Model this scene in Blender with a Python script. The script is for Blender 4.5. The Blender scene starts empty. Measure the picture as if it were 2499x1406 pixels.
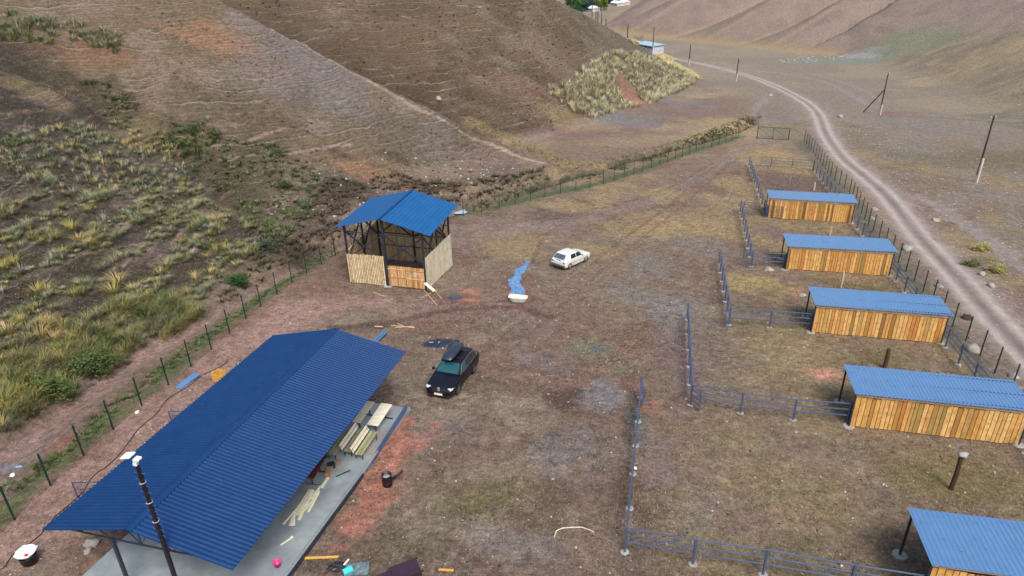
import bpy, math, random
import numpy as np
R=math.radians
sc=bpy.context.scene; C=sc.collection
random.seed(7); rs=np.random.RandomState(11)
# ---------------- camera ----------------
CAMH=22.5
F_,TH,RO,GX,GY=1748.65,0.475151,-0.0248368,-0.0238294,-0.0917031
PCX,PCY=1249.5,703.0
FW=np.array([0,np.cos(TH),-np.sin(TH)]);_r=np.array([1.,0,0]);_u=np.cross(_r,FW)
RT=np.cos(RO)*_r+np.sin(RO)*_u; UP=-np.sin(RO)*_r+np.cos(RO)*_u
CAM=np.array([0,0,CAMH])
from mathutils import Matrix, Vector
cd=bpy.data.cameras.new('camera'); co=bpy.data.objects.new('camera',cd); C.objects.link(co)
cd.sensor_width=36; cd.lens=36*F_/2499; cd.clip_end=4000; cd.clip_start=.5
co.matrix_world=Matrix([[RT[0],UP[0],-FW[0],CAM[0]],[RT[1],UP[1],-FW[1],CAM[1]],[RT[2],UP[2],-FW[2],CAM[2]],[0,0,0,1]])
sc.camera=co
# ---------------- world, sun, exposure ----------------
SUN_EL,SUN_AZ=R(54),R(162)          # azimuth clockwise from +Y : light from behind-right of the camera
w=bpy.data.worlds.new("World"); sc.world=w; w.use_nodes=True
nt=w.node_tree; sky=nt.nodes.new('ShaderNodeTexSky'); sky.sky_type='NISHITA'; sky.sun_disc=False
sky.sun_elevation=SUN_EL; sky.sun_rotation=SUN_AZ; sky.air_density=1.0; sky.dust_density=5.0; sky.ozone_density=1.0
bgn=nt.nodes['Background']; nt.links.new(sky.outputs[0],bgn.inputs[0]); bgn.inputs[1].default_value=0.15
sd=bpy.data.lights.new('sun','SUN'); so=bpy.data.objects.new('sun',sd); C.objects.link(so)
sd.energy=2.0; sd.angle=R(20); sd.color=(1,.95,.87)
sv=Vector((math.sin(SUN_AZ)*math.cos(SUN_EL),math.cos(SUN_AZ)*math.cos(SUN_EL),math.sin(SUN_EL)))
so.rotation_euler=sv.to_track_quat('Z','Y').to_euler()
sc.view_settings.view_transform='Standard'; sc.view_settings.look='None'; sc.view_settings.gamma=1
sc.view_settings.exposure=0.34
sc.render.resolution_x=1024; sc.render.resolution_y=576
# ---------------- terrain shape ----------------
def ray(x,y): return FW+RT*(x-PCX)/F_-UP*(y-PCY)/F_
def at(x,y,h=0.0):
    d=ray(x,y); t=(CAMH-h)/(-(d[2]-GX*d[0]-GY*d[1])); return CAM+d*t
def aty(x,y,Y):
    d=ray(x,y); return CAM+d*Y/d[1]
def vz(x,y):
    x=np.asarray(x,float);y=np.asarray(y,float)
    yy=np.clip(y-230,0,270)
    far=GY*230+GY*yy+(-0.052-GY)*yy*yy/540+(-0.052)*np.clip(y-500,0,None)
    return GX*np.clip(x,-150,150)+np.where(y<230,GY*y,far)
def smax(a,b,k):
    h=np.clip(.5+.5*(a-b)/k,0,1); return b*(1-h)+a*h+k*h*(1-h)
def smin(a,b,k): return -smax(-a,-b,k)
def plane3(p,q,r):
    A=np.array([[a[0],a[1],1] for a in (p,q,r)]); return np.linalg.solve(A,[p[2],q[2],r[2]])
def rayhit(fn,x,y,t0=5,t1=2500):
    d=ray(x,y); ts=np.geomspace(t0,t1,4000); P=CAM[:,None]+d[:,None]*ts
    b=P[2]<fn(P[0],P[1]); i=int(np.argmax(b)) if b.any() else -1; return P[:,i]
def hitv(x,y): return rayhit(vz,x,y)
def ev(P,x,y): return P[0]*x+P[1]*y+P[2]
def back(c1,c2,drop):
    d=c2[:2]-c1[:2]; n=np.array([-d[1],d[0]]); n/=np.linalg.norm(n)
    if n[1]<0: n=-n
    m=(c1+c2)/2; p=np.array([m[0]+n[0]*10,m[1]+n[1]*10,m[2]-drop*10]); return plane3(c1,c2,p)
c1a,c2a=at(1330,400),aty(520,0,120); A1=plane3(c1a,c2a,at(900,455)); B1=back(c1a,c2a,.62)
A0=plane3(np.array([-27.6,30.4,-2.1]),np.array([-40.2,84.2,-2.85]),np.array([-59.5,94.5,6.3]))
c1b,c2b=hitv(1700,192),aty(1370,0,192); A2k=plane3(c1b,c2b,hitv(1430,312)); B2=back(c1b,c2b,.6)
_q=hitv(1400,330); A2=np.array([-.25,.28,_q[2]+.25*_q[0]-.28*_q[1]])
c1r,c2r=hitv(2130,152),aty(2499,65,225); AR=plane3(c1r,c2r,hitv(2499,290)); BRr=back(c1r,c2r,.35)
f1,f2=hitv(1950,128),hitv(1450,74)
fd=(f2-f1)[:2]; fd=fd/np.linalg.norm(fd); fn_=np.array([fd[1],-fd[0]])
if fn_[0]<0: fn_=-fn_
def vnoise(x,y,seed=0):
    x=np.asarray(x,float);y=np.asarray(y,float)
    xi=np.floor(x).astype(np.int64);yi=np.floor(y).astype(np.int64);fx=x-xi;fy=y-yi
    fx=fx*fx*(3-2*fx);fy=fy*fy*(3-2*fy)
    def h(a,b):
        n=(a*374761393+b*668265263+seed*2147001325)&0xffffffff
        n=((n^(n>>13))*1274126177)&0xffffffff; n=(n^(n>>16))&0xffffffff
        return n/4294967295.0
    return (h(xi,yi)*(1-fx)+h(xi+1,yi)*fx)*(1-fy)+(h(xi,yi+1)*(1-fx)+h(xi+1,yi+1)*fx)*fy
def fbm(x,y,s,o=4,seed=0):
    r=0;a=1;t=0
    for i in range(o):
        r=r+a*vnoise(x/s+13.7*i,y/s-7.1*i,seed+i*17);t+=a;a*=.55;s/=2.03
    return r/t
def farsu(x,y): return (x-f1[0])*fd[0]+(y-f1[1])*fd[1],(x-f1[0])*fn_[0]+(y-f1[1])*fn_[1]
def fargully(x,y):
    s,u=farsu(x,y); u=u-.85*np.clip(s-160,0,None); sh=s-.10*u+5*np.sin(u*.03)+6*(vnoise(s/60,u/60,5)-.5)
    k=sh/52+.3*np.sin(sh*.023)
    return np.where(sh<0,.65,np.abs(np.sin(np.pi*k))),s,u
def farh(x,y):
    g,s,u=fargully(x,y)
    A=np.clip(u/40,0,1)*13
    return vz(x,y)+.36*u+A*(g**.8-.7)
CREEK=[(0,1135),(60,1080),(130,1025),(260,925),(430,825),(560,752),(640,700),(740,645),(830,590),(1000,540),(1150,508),(1300,457),(1400,428),(1500,398),(1600,370),(1700,347),(1790,320),(1835,297),(1850,262),(1875,240)]
cw=np.array([at(*q)[:2] for q in CREEK]); cw=np.vstack([[cw[0][0]-.6,5],cw])
o=np.argsort(cw[:,1]); cyy,cxx=cw[o,1],cw[o,0]
def creekx(y): return np.interp(y,cyy,cxx)
def base_h(x,y):
    V=vz(x,y); cx=creekx(y)
    dl=(cx-1.6)-x
    toe=V+.40*dl-np.clip(dl-5,0,None)*.12-np.clip((y-64)/18,0,1)*60*np.clip(dl,0,1)-np.clip(-dl,0,None)*1.2
    S0=smax(ev(A0,x,y),toe,2.0)
    S1=smin(ev(A1,x,y)+1.2*np.sin(x*.09+y*.05),ev(B1,x,y),1.0)
    S2=smin(smin(ev(A2,x,y)+np.sin(x*.05-y*.03),ev(A2k,x,y),7.),ev(B2,x,y),1.4)
    SR=smin(ev(AR,x,y),ev(BRr,x,y),2.)
    z=smax(V,S0,.8); z=smax(z,S1,1.6); z=smax(z,S2,1.5); z=smax(z,SR,3.0); z=smax(z,farh(x,y),2.5)
    z=z-(.45+.75*np.clip((y-52)/14,0,1))*np.exp(-((x-cx+.3)/(1.0+.35*np.clip((y-52)/14,0,1)))**2)*np.clip((y-8)/10,0,1)*np.clip((170-y)/30,0,1)
    return z,V
# ---------------- polylines on the ground ----------------
def wl(P,h=None): return np.array([(hitv(*q) if h is None else at(*q))[:2] for q in P])
ROAD=wl([(2640,1010),(2499,862),(2331,671),(2247,585),(2169,480),(2110,430),(2066,396),(2032,355),(2010,318),(2003,290),(1985,262),(1940,233),(1870,200),(1797,176),(1713,156),(1640,143),(1585,137),(1500,118),(1450,90),(1430,60)])
def chaikin(P,n=3):
    for _ in range(n):
        Q=[P[0]]
        for a,b in zip(P[:-1],P[1:]): Q+=[.75*a+.25*b,.25*a+.75*b]
        Q.append(P[-1]); P=np.array(Q)
    return P
ROADs=chaikin(ROAD)
def pdist(x,y,P):
    d=np.full(np.shape(x),1e9)
    for a,b in zip(P[:-1],P[1:]):
        v=b-a;L=(v@v)+1e-9
        m=(x>min(a[0],b[0])-14)&(x<max(a[0],b[0])+14)&(y>min(a[1],b[1])-14)&(y<max(a[1],b[1])+14)
        if not m.any(): continue
        xx=x[m];yy=y[m]
        t=np.clip(((xx-a[0])*v[0]+(yy-a[1])*v[1])/L,0,1)
        dd=np.hypot(xx-a[0]-v[0]*t,yy-a[1]-v[1]*t); d[m]=np.minimum(d[m],dd)
    return d
_ta,_tb=rayhit(lambda a,b:base_h(a,b)[0],100,618,12)[:2],rayhit(lambda a,b:base_h(a,b)[0],440,508,12)[:2]
_tn=np.array([-(_tb-_ta)[1],(_tb-_ta)[0]]); _tn/=np.hypot(*_tn)
def terr(x,y):
    return (x*_tn[0]+y*_tn[1])/3.1+1.1*fbm(x,y,14,2,61)+.35*fbm(x,y,3,2,62)
def detail_h(x,y,z,V):
    hill=np.clip((z-V-.6)/2,0,1)
    n=fbm(x,y,5,4,3)-.5; f=fbm(x,y,.9,3,9)-.5+.6*(fbm(x,y,.45,2,19)-.5)
    zz=z+n*(.12+1.1*hill*(z>V+.6))+f*(.11+.25*hill)
    # contour steps worn by grazing on the slopes
    t=(z+1.6*fbm(x,y,9,3,21)+.05*x)/.85; fr=t-np.floor(t)
    zz=zz+hill*.06*(np.clip(1-np.abs(fr-.5)*5,0,1))
    tr=terr(x,y); trf=tr-np.floor(tr); s0m=hill*(x<creekx(y)-3)*np.clip((88-y)/12,0,1); zz=zz+s0m*.32*(np.exp(-((trf-.5)/.16)**2)-.3)
    # eroded bank behind the tall shelter
    cx=creekx(y); dl=cx-1.2-x; b=np.clip(dl/1.2,0,1)*np.clip((13-dl)/7,0,1)*np.clip((y-56)/8,0,1)*np.clip((104-y)/12,0,1)
    rdg=1-2*np.abs(fbm(x,y,3.4,4,31)-.5); zz=zz+b*(2.3*np.clip(rdg-.62,0,1)+1.5*(fbm(x,y,1.3,3,33)-.5)*b-.35)
    return zz
def height(x,y):
    x=np.asarray(x,float);y=np.asarray(y,float)
    z,V=base_h(x,y); return detail_h(x,y,z,V)
def gz(x,y): return float(height(np.array([x]),np.array([y]))[0])
def hitF(px,py): return rayhit(lambda a,b:np.maximum(vz(a,b),farh(a,b)),px,py,60)
def hit(px,py): return rayhit(lambda a,b: base_h(a,b)[0],px,py,12)
# ---------------- materials ----------------
def L3(r,g,b):
    f=lambda v:((v/255+.055)/1.055)**2.4 if v>10 else v/255/12.92
    return np.array([f(r),f(g),f(b)])
def newmat(name):
    m=bpy.data.materials.new(name); m.use_nodes=True; n=m.node_tree; b=n.nodes['Principled BSDF']; return m,n,b
def N(n,t,**k):
    o=n.nodes.new(t)
    for a,v in k.items():
        if a.startswith('i_'): o.inputs[a[2:].replace('_',' ')].default_value=v
        else: setattr(o,a,v)
    return o
def ramp(n,fac,lo,hi,c0=0,c1=1):
    r=N(n,'ShaderNodeMapRange'); r.inputs['From Min'].default_value=lo; r.inputs['From Max'].default_value=hi
    r.inputs['To Min'].default_value=c0; r.inputs['To Max'].default_value=c1; n.links.new(fac,r.inputs['Value']); return r.outputs[0]
def mth(n,op,a,b=None,c=None):
    o=N(n,'ShaderNodeMath',operation=op)
    for i,v in enumerate((a,b,c)):
        if v is None: continue
        if isinstance(v,(int,float)): o.inputs[i].default_value=v
        else: n.links.new(v,o.inputs[i])
    return o.outputs[0]
def mixc(n,f,a,b,mode='MIX'):
    o=N(n,'ShaderNodeMix',data_type='RGBA',blend_type=mode)
    for s,v in ((o.inputs[0],f),(o.inputs[6],a),(o.inputs[7],b)):
        if isinstance(v,(int,float)): s.default_value=v
        elif isinstance(v,(tuple,list,np.ndarray)): s.default_value=(*[float(q) for q in v[:3]],1)
        else: n.links.new(v,s)
    return o.outputs[2]
def noise(n,vec,scale,detail=3,rough=.6,color=False):
    o=N(n,'ShaderNodeTexNoise'); o.inputs['Scale'].default_value=scale;o.inputs['Detail'].default_value=detail;o.inputs['Roughness'].default_value=rough
    n.links.new(vec,o.inputs['Vector']); return o.outputs[1 if color else 0]
def vec(n,scale=None):
    t=N(n,'ShaderNodeTexCoord').outputs['Object']
    if scale is not None:
        m=N(n,'ShaderNodeMapping'); m.inputs['Scale'].default_value=scale; n.links.new(t,m.inputs['Vector']); return m.outputs[0]
    return t
def addbump(n,b,h,strength=.5,dist=.02):
    u=N(n,'ShaderNodeBump'); u.inputs['Strength'].default_value=strength;u.inputs['Distance'].default_value=dist
    n.links.new(h,u.inputs['Height']); n.links.new(u.outputs[0],b.inputs['Normal'])
def solid(name,col,rough=.6,metal=0,var=.15,scale=6,bump=0,spec=.5,dirt=None,rnd=0,bdist=.01,stretch=None,coat=0):
    """painted / raw surface with procedural wear; rnd = amount of per-piece variation from the 'rnd' attribute"""
    m,n,b=newmat(name); v=vec(n,stretch)
    f=noise(n,v,scale,5); col=np.array(col,float)
    c=mixc(n,ramp(n,f,.3,.7),col*(1-var),np.minimum(col*(1+var),1))
    if rnd:
        a=N(n,'ShaderNodeAttribute',attribute_name='rnd'); 
        c=mixc(n,1.0,c,mixc(n,a.outputs['Fac'],(1-rnd,)*3,(1+rnd*.3,)*3),'MULTIPLY')
    if dirt is not None:
        f2=noise(n,v,scale*.35,6,.7); c=mixc(n,ramp(n,f2,.52,.72,0,.75),c,dirt)
    n.links.new(c,b.inputs['Base Color']); b.inputs['Roughness'].default_value=rough; b.inputs['Metallic'].default_value=metal
    b.inputs['Specular IOR Level'].default_value=spec; b.inputs['Coat Weight'].default_value=coat
    if bump: addbump(n,b,noise(n,v,scale*4,4),bump,bdist)
    return m
M={}
# ground -----------------------------------------------------------------
m,n,b=newmat('dry_earth'); M['ground']=m
tc=vec(n); ca=N(n,'ShaderNodeAttribute',attribute_name='Col').outputs['Color']
mk=N(n,'ShaderNodeAttribute',attribute_name='msk').outputs['Color']
sp=N(n,'ShaderNodeSeparateColor'); n.links.new(mk,sp.inputs[0]); mC,mP,mG=sp.outputs[0],sp.outputs[1],sp.outputs[2]
nl=noise(n,tc,.55,5,.65); nm=noise(n,tc,4.2,5,.7); nf=noise(n,tc,17,4,.7); nx=noise(n,tc,1.7,4,.7,True)
c=mixc(n,.15,ca,nx,'OVERLAY')
c=mixc(n,ramp(n,nl,.3,.7,0,.5),c,mixc(n,1.0,c,(.74,.72,.72),'MULTIPLY'))
v=mth(n,'MULTIPLY',ramp(n,nm,.25,.75,.42,1.6),ramp(n,nf,.28,.72,.42,1.65))
v=mth(n,'MULTIPLY',v,ramp(n,noise(n,tc,1.5,3,.6),.3,.7,.72,1.28))
vv=N(n,'ShaderNodeCombineColor'); [n.links.new(v,vv.inputs[i]) for i in range(3)]
c=mixc(n,ramp(n,mG,0,1,1.0,.3),c,mixc(n,1.0,c,vv.outputs[0],'MULTIPLY'))
# dark clods
vo=N(n,'ShaderNodeTexVoronoi',feature='F1'); vo.inputs['Scale'].default_value=2.6; 
wv=mixc(n,.25,tc,noise(n,tc,5,3,.6,True)); n.links.new(wv,vo.inputs['Vector'])
cl=mth(n,'MULTIPLY',ramp(n,vo.outputs['Distance'],.10,.22,1,0),ramp(n,nl,.48,.6))
c=mixc(n,mth(n,'MULTIPLY',cl,mth(n,'SUBTRACT',.55,mth(n,'MULTIPLY',mG,.5))),c,(.03,.024,.02))
# dry straw flecks, stretched streaks in two directions
for sc_,rz,thr in (((26,7,10),.6,.64),((8,30,10),-.35,.65),((20,18,20),1.4,.67)):
    mp=N(n,'ShaderNodeMapping'); mp.inputs['Scale'].default_value=sc_; mp.inputs['Rotation'].default_value=(0,0,rz); n.links.new(tc,mp.inputs['Vector'])
    s_=noise(n,mp.outputs[0],.5,2,.5); c=mixc(n,mth(n,'MULTIPLY',ramp(n,s_,thr,thr+.05,0,.55),mth(n,'SUBTRACT',1.0,mth(n,'MULTIPLY',mG,.8))),c,mixc(n,.6,c,(.46,.42,.33)))
# pebbles
vp_=N(n,'ShaderNodeTexVoronoi',feature='F1'); vp_.inputs['Scale'].default_value=6.5; n.links.new(tc,vp_.inputs['Vector'])
sx=N(n,'ShaderNodeSeparateColor'); n.links.new(vp_.outputs['Color'],sx.inputs[0])
pr=mth(n,'MULTIPLY',mth(n,'LESS_THAN',sx.outputs[0],mth(n,'MULTIPLY',mP,.75)),ramp(n,vp_.outputs['Distance'],.16,.24,1,0))
c=mixc(n,mth(n,'MULTIPLY',pr,.8),c,mixc(n,sx.outputs[1],(.20,.21,.22),(.50,.53,.56)))
# contour trails
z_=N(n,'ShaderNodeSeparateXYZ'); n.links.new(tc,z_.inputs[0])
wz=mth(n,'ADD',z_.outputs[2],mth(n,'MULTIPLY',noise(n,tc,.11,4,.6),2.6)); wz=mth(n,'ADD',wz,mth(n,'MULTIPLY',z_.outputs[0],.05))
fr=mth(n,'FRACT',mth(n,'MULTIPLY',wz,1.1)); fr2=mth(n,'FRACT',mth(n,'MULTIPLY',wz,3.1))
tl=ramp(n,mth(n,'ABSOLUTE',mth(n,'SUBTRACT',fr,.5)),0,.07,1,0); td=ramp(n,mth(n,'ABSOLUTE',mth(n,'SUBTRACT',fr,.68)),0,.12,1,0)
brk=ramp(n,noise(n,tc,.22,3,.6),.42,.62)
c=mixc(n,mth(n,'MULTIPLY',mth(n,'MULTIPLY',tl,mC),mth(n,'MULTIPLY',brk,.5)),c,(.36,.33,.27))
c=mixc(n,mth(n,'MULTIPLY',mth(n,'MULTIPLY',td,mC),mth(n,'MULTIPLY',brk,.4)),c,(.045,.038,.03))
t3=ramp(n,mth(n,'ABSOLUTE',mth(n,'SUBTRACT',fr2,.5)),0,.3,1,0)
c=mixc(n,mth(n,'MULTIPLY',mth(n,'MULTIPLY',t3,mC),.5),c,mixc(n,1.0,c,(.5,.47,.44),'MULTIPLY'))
n.links.new(c,b.inputs['Base Color']); b.inputs['Roughness'].default_value=.93; b.inputs['Specular IOR Level'].default_value=.25
hb=mth(n,'ADD',mth(n,'ADD',mth(n,'MULTIPLY',nm,.6),mth(n,'MULTIPLY',nf,.45)),mth(n,'MULTIPLY',pr,.35))
addbump(n,b,hb,1.0,.17)
# ---------------- terrain mesh ----------------
def grow(a,st,g,lim):
    r=[a];s=st
    while abs(r[-1]-a)<abs(lim-a): s*=g; r.append(r[-1]+(s if lim>a else -s))
    return r[1:]
st=.17
xs=np.array(grow(-34,st,1.012,-330)[::-1]+list(np.arange(-34,46,st))+grow(46,st,1.013,520))
ys=np.array(list(np.arange(6,76,st))+grow(76,st,1.0062,1150))
X,Y=np.meshgrid(xs,ys); Z0,V0=base_h(X,Y); Z=detail_h(X,Y,Z0,V0)
# slab level & water course kept smooth
cl=np.stack([ev(A0,X,Y),np.maximum(smin(ev(A1,X,Y),ev(B1,X,Y),1.),-1e3),smin(smin(ev(A2,X,Y),ev(A2k,X,Y),7),ev(B2,X,Y),1.4),smin(ev(AR,X,Y),ev(BRr,X,Y),2.),farh(X,Y)])
hillw=np.clip((Z0-V0-.35)/1.2,0,1); ci=np.argmax(cl,0); del cl
side=(X<creekx(Y)-1)&(Y<92)&(ci!=1)
def wcls(k): 
    return hillw*((ci==k)if k else ((ci==0)|side))
n1=fbm(X,Y,9,5,41); n2=fbm(X,Y,2.2,4,43); n3=fbm(X,Y,26,4,47); n4=fbm(X,Y,5,4,53)
def S(v,a,b): return np.clip((v-a)/(b-a),0,1)
col=np.zeros(X.shape+(3,)); 
def lay(c,wt):
    global col
    wt=np.clip(wt,0,1)[...,None]; col=col*(1-wt)+L3(*c)*wt
col[:]=L3(120,102,86)
lay((104,86,74),S(n1,.45,.62)*.8); lay((126,118,110),S(n2,.56,.7)*.45); lay((122,100,90),S(n4,.5,.68)*.6)
yd=(X<creekx(Y)+60)*(X>creekx(Y)+2)*(Y<120); lay((84,68,56),yd*S(.6*n4+.4*n2,.52,.64)*.65); lay((142,126,106),yd*S(.5*n1+.5*n2,.54,.66)*.5); lay((128,92,76),yd*S(n3*.5+n4*.5,.50,.62)*.38)
# grazed yellow grass in the yard
pen=np.clip((X-(5+.42*(Y-22)))/3,0,1)*np.clip((128-Y)/10,0,1)
lay((136,119,88),pen*S(n4+.35*(n2-.5),.42,.64)*.7); lay((104,95,68),pen*S(n1+.4*(n2-.5),.50,.66)*.7)
lay((148,127,92),(Y>60)*(Y<125)*S(n1,.5,.62)*.6*(X>-4))
# valley floor beyond
vf=np.clip((Y-112)/15,0,1)
lay((150,132,100),vf*S(n3,.42,.56)*.9); lay((118,110,112),vf*S(n1,.52,.66)*.7); lay((128,118,104),vf*np.clip((X-52)/10,0,1)*.7)
lay((118,110,106),np.clip((X-44)/6,0,1)*(Y<150)*S(n2+n4-.5,.42,.6)*.65); lay((96,90,70),np.clip((X-44)/6,0,1)*(Y<150)*S(n3,.5,.6)*.5)
# slopes
g0=wcls(0); lay((68,60,51),g0); lay((112,94,90),g0*S(n4,.5,.65)*.8); lay((78,76,56),g0*S(n2,.45,.62)*.5); lay((56,50,40),g0*S(n1,.52,.66)*.6)  # left slope kept dark in albedo to stand for its shade
g1=wcls(1)*~side; lay((108,93,74),g1); lay((78,70,58),g1*S(n1,.48,.62)*.6); lay((128,112,98),g1*S(n4,.5,.65)*.6); lay((118,112,116),g1*S(n3,.52,.62)*.5)
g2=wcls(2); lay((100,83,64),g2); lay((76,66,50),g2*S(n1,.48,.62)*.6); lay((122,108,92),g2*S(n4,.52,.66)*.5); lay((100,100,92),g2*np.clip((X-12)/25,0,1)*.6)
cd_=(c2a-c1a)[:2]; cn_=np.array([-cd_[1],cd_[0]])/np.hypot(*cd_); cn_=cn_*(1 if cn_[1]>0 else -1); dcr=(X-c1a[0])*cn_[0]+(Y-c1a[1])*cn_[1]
lay((62,47,33),g2*np.clip(1-(dcr-8)/26,0,1)*.75*(.6+.8*n3))  # shade in the hollow behind the near crest, painted as darker brown
g3=wcls(3); lay((142,128,106),g3); lay((156,140,108),g3*S(n1,.5,.62)*.7); lay((122,106,96),g3*S(n4,.5,.66)*.6)
g4=wcls(4); lay((134,117,106),g4); lay((118,102,94),g4*S(n1,.48,.62)*.6)
gg,fs,fu=fargully(X,Y); lay((168,142,104),g4*np.exp(-(gg/.13)**2)*.7); lay((172,154,130),g4*np.exp(-((gg-1)/.012)**2)*.3)
lay((152,130,94),np.exp(-((fu-1)/6)**2)*(fs>-20)*.7); del gg
def stroke(P,wd,c,s=1,soft=.45,nz=.7,sc_=1.3,seed=3,world=False):
    Pw=P if world else np.array([hit(*q)[:2] for q in P])
    Pw=np.array(Pw); 
    if len(Pw)>2: Pw=chaikin(Pw,2)
    d=pdist(X,Y,Pw); d=d+nz*wd*(fbm(X,Y,sc_,3,seed)-.5)*2
    wt=np.clip((wd-d)/(wd*soft),0,1)*s; lay(c,wt); return wt
def blob(px,py,rx,ry,c,s=1,nz=1.15,rot=0,seed=5,sc_=None):
    h=hit(px,py); u=X-h[0];v_=Y-h[1]; cr,sr=math.cos(rot),math.sin(rot); a=(u*cr+v_*sr)/rx; b_=(-u*sr+v_*cr)/ry
    m=(np.abs(a)<2.5)&(np.abs(b_)<2.5); wt=np.zeros(X.shape)
    r=np.hypot(a[m],b_[m])+nz*(.65*fbm(X[m],Y[m],sc_ or max(rx,ry)*.7,4,seed+int(px))+.35*fbm(X[m],Y[m],.5,3,seed+7)-.5)*2
    wt[m]=np.clip((1.1-r)/.6,0,1)*s; lay(c,wt); return wt
CLAY=(158,106,90); PNK=(152,122,110); OCH=(152,132,98); GRY=(124,124,126); DRK=(76,62,54); OLV=(104,96,60); GRN=(92,108,58)
# left of the large roof: bare pink soil, green verge, creek bed path
FL=[(-60,1365),(68.9,1237.1),(152,1160.4),(298,1030),(417.6,936.7),(557.2,818.1),(640,745),(740,672),(835,612),(1000,556),(1142.7,524),(1225,507),(1340,478),(1411,464.6),(1477,449.5),(1547,426),(1631,396),(1700,370),(1753,355),(1812.6,335)]
stroke([(40,1330),(230,1160),(420,1000),(620,820),(760,760)],2.6,PNK,.75,.6); stroke([(560,850),(700,745),(880,730),(1000,760)],1.8,PNK,.6,.6)
stroke([(1120,560),(1230,545),(1400,560)],2.4,(140,118,112),.5,.7); stroke([(1020,760),(1250,740),(1330,800)],2.2,(122,98,94),.55,.8)
cwm=[(q[0],q[1]) for q in CREEK]
stroke([tuple(q) for q in cw[:12]],1.15,(142,116,106),.9,.5,.5,1.5,world=True)
fw=np.array([at(*q)[:2] for q in FL]); stroke([q+np.array([-.9,.2]) for q in fw],.75,(88,100,60),.8,.6,.9,1.1,world=True)
stroke([q+np.array([-.2,.9]) for q in fw[9:]],1.6,(84,92,62),.7,.7,.8,1.4,world=True)
stroke([tuple(q) for q in cw[11:19]],2.3,(86,84,62),.6,.6,.9,1.6,world=True); stroke([tuple(q) for q in cw[12:19]],1.3,(58,60,42),.9,.6,.9,1.3,world=True)
stroke([(1860,300),(1850,262),(1880,232)],1.6,(136,122,116),.7,.5)
blob(35,1135,1.0,.6,GRY,.8); blob(150,1090,.8,1.2,CLAY,.4); blob(430,860,1.2,.7,CLAY,.4)
# clay along the slab and by the shelters
stroke([(1060,1048),(1000,1075),(945,1140),(905,1215),(870,1290)],.85,CLAY,.95,.5,1.0,.9); stroke([(990,1030),(940,1110)],.6,CLAY,.8,.5,.9)
blob(860,1270,1.0,.9,CLAY,.8); blob(830,1335,.45,.35,CLAY,.7); blob(940,1210,.9,.9,CLAY,.7); blob(905,1165,.45,.6,DRK,.5)
blob(1146,712,1.0,.75,(170,116,96),.9,.6); blob(1152,733,1.1,.42,(176,112,88),.95,.5); blob(1945,717,1.5,1.5,CLAY,.7); blob(2010,915,1.5,.95,(192,138,118),.9,.6)
blob(1590,1000,.8,.8,CLAY,.45); blob(1560,1050,.6,2.4,(78,98,92),.55); blob(1515,900,.7,.9,(100,108,92),.45); blob(1640,925,.8,.8,(84,96,70),.5)
blob(1385,975,1.5,1.5,(78,58,48),.85,.6); blob(1440,850,1.8,1.7,(104,112,92),.65); blob(1478,965,1.8,2.0,(124,126,130),.6); blob(1458,855,.5,.5,(70,78,104),.6)
blob(1400,640,1.2,1.6,(84,74,68),.35); blob(1100,930,2.2,1.8,(96,88,70),.4)  # shade under the two cars painted as darker ground
stroke([(820,800),(960,788),(1090,757),(1260,745),(1340,775)],.55,(86,62,54),.7,.6); stroke([(1000,790),(860,800)],.6,DRK,.4)
stroke([(1120,590),(1300,560),(1500,520),(1640,478),(1745,405),(1810,365),(1885,338)],1.5,(128,112,104),.6,.6); stroke([(1180,555),(1450,512),(1620,470),(1740,398)],.35,(96,78,74),.45,.6)
stroke([(1300,640),(1330,560),(1500,500)],.3,DRK,.35,.6)
blob(1930,455,6,8.5,(98,78,74),.85,.35); blob(1870,560,2,3,(112,94,88),.6); blob(1830,640,2,4,(108,92,86),.5); blob(1770,870,3,3,(108,96,94),.55); blob(1660,870,2,6,(116,98,98),.5); blob(1600,1120,1.6,2.6,(124,106,104),.45)
blob(2080,700,4,2,(84,78,46),.5); blob(2150,880,5,2,(92,86,48),.55); blob(2350,1180,4,3,(112,100,56),.55); blob(1920,870,3,4,OCH,.4); blob(1850,690,3,3,(160,140,86),.6); blob(1200,1220,3,1.8,OLV,.5); blob(1120,1240,2,1.2,(104,98,62),.6)  # dark olive patches before the sheds are painted shade, the others grass
blob(1250,1330,2.4,1.2,(128,118,116),.5); blob(1000,1330,1.6,1,(92,88,66),.5); blob(780,1380,1.6,.7,(72,66,58),.6)
for q in ((1620,480,3,4),(1560,560,5,3),(1450,610,3,3),(1700,560,4,4),(1800,450,3,6),(1480,480,4,4),(1760,300,9,9),(1880,375,3,6),(1380,500,4,3)): blob(*q,(152,130,90),.6)
for q in ((1700,600,3,4),(1600,640,4,4),(1330,880,2.4,2),(1640,760,3,4),(1540,720,3,3),(1080,1050,1.5,1.5),(1380,1100,2.4,2)): blob(*q,(116,112,110),.5)
# gully between the two slopes and the eroded foot: growth and shade painted dark
stroke([(0,110),(120,185),(250,250),(400,330),(520,420),(620,520),(690,600)],3.6,(58,52,40),.8,.7,1.0,3)
blob(620,330,7,6,(70,62,46),.6); blob(600,440,6,6,(72,66,46),.75); blob(700,520,6,5,(70,64,48),.7); blob(560,260,7,4,(84,74,60),.5); blob(760,560,4,4,(74,60,54),.7)
blob(880,480,6,4,(70,58,52),.75); blob(960,440,6,4,(96,78,66),.6); blob(1060,460,5,4,(92,70,60),.65); blob(1180,440,5,4,(80,72,52),.6); blob(1250,415,5,3,(92,78,66),.5); blob(790,470,4,4,(78,66,56),.6)  # foot of the middle slope darkened to stand for its shading
blob(1000,330,9,6,(92,84,76),.5); blob(700,230,9,6,(104,98,92),.4); blob(1200,380,6,5,(104,88,84),.5)
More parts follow.
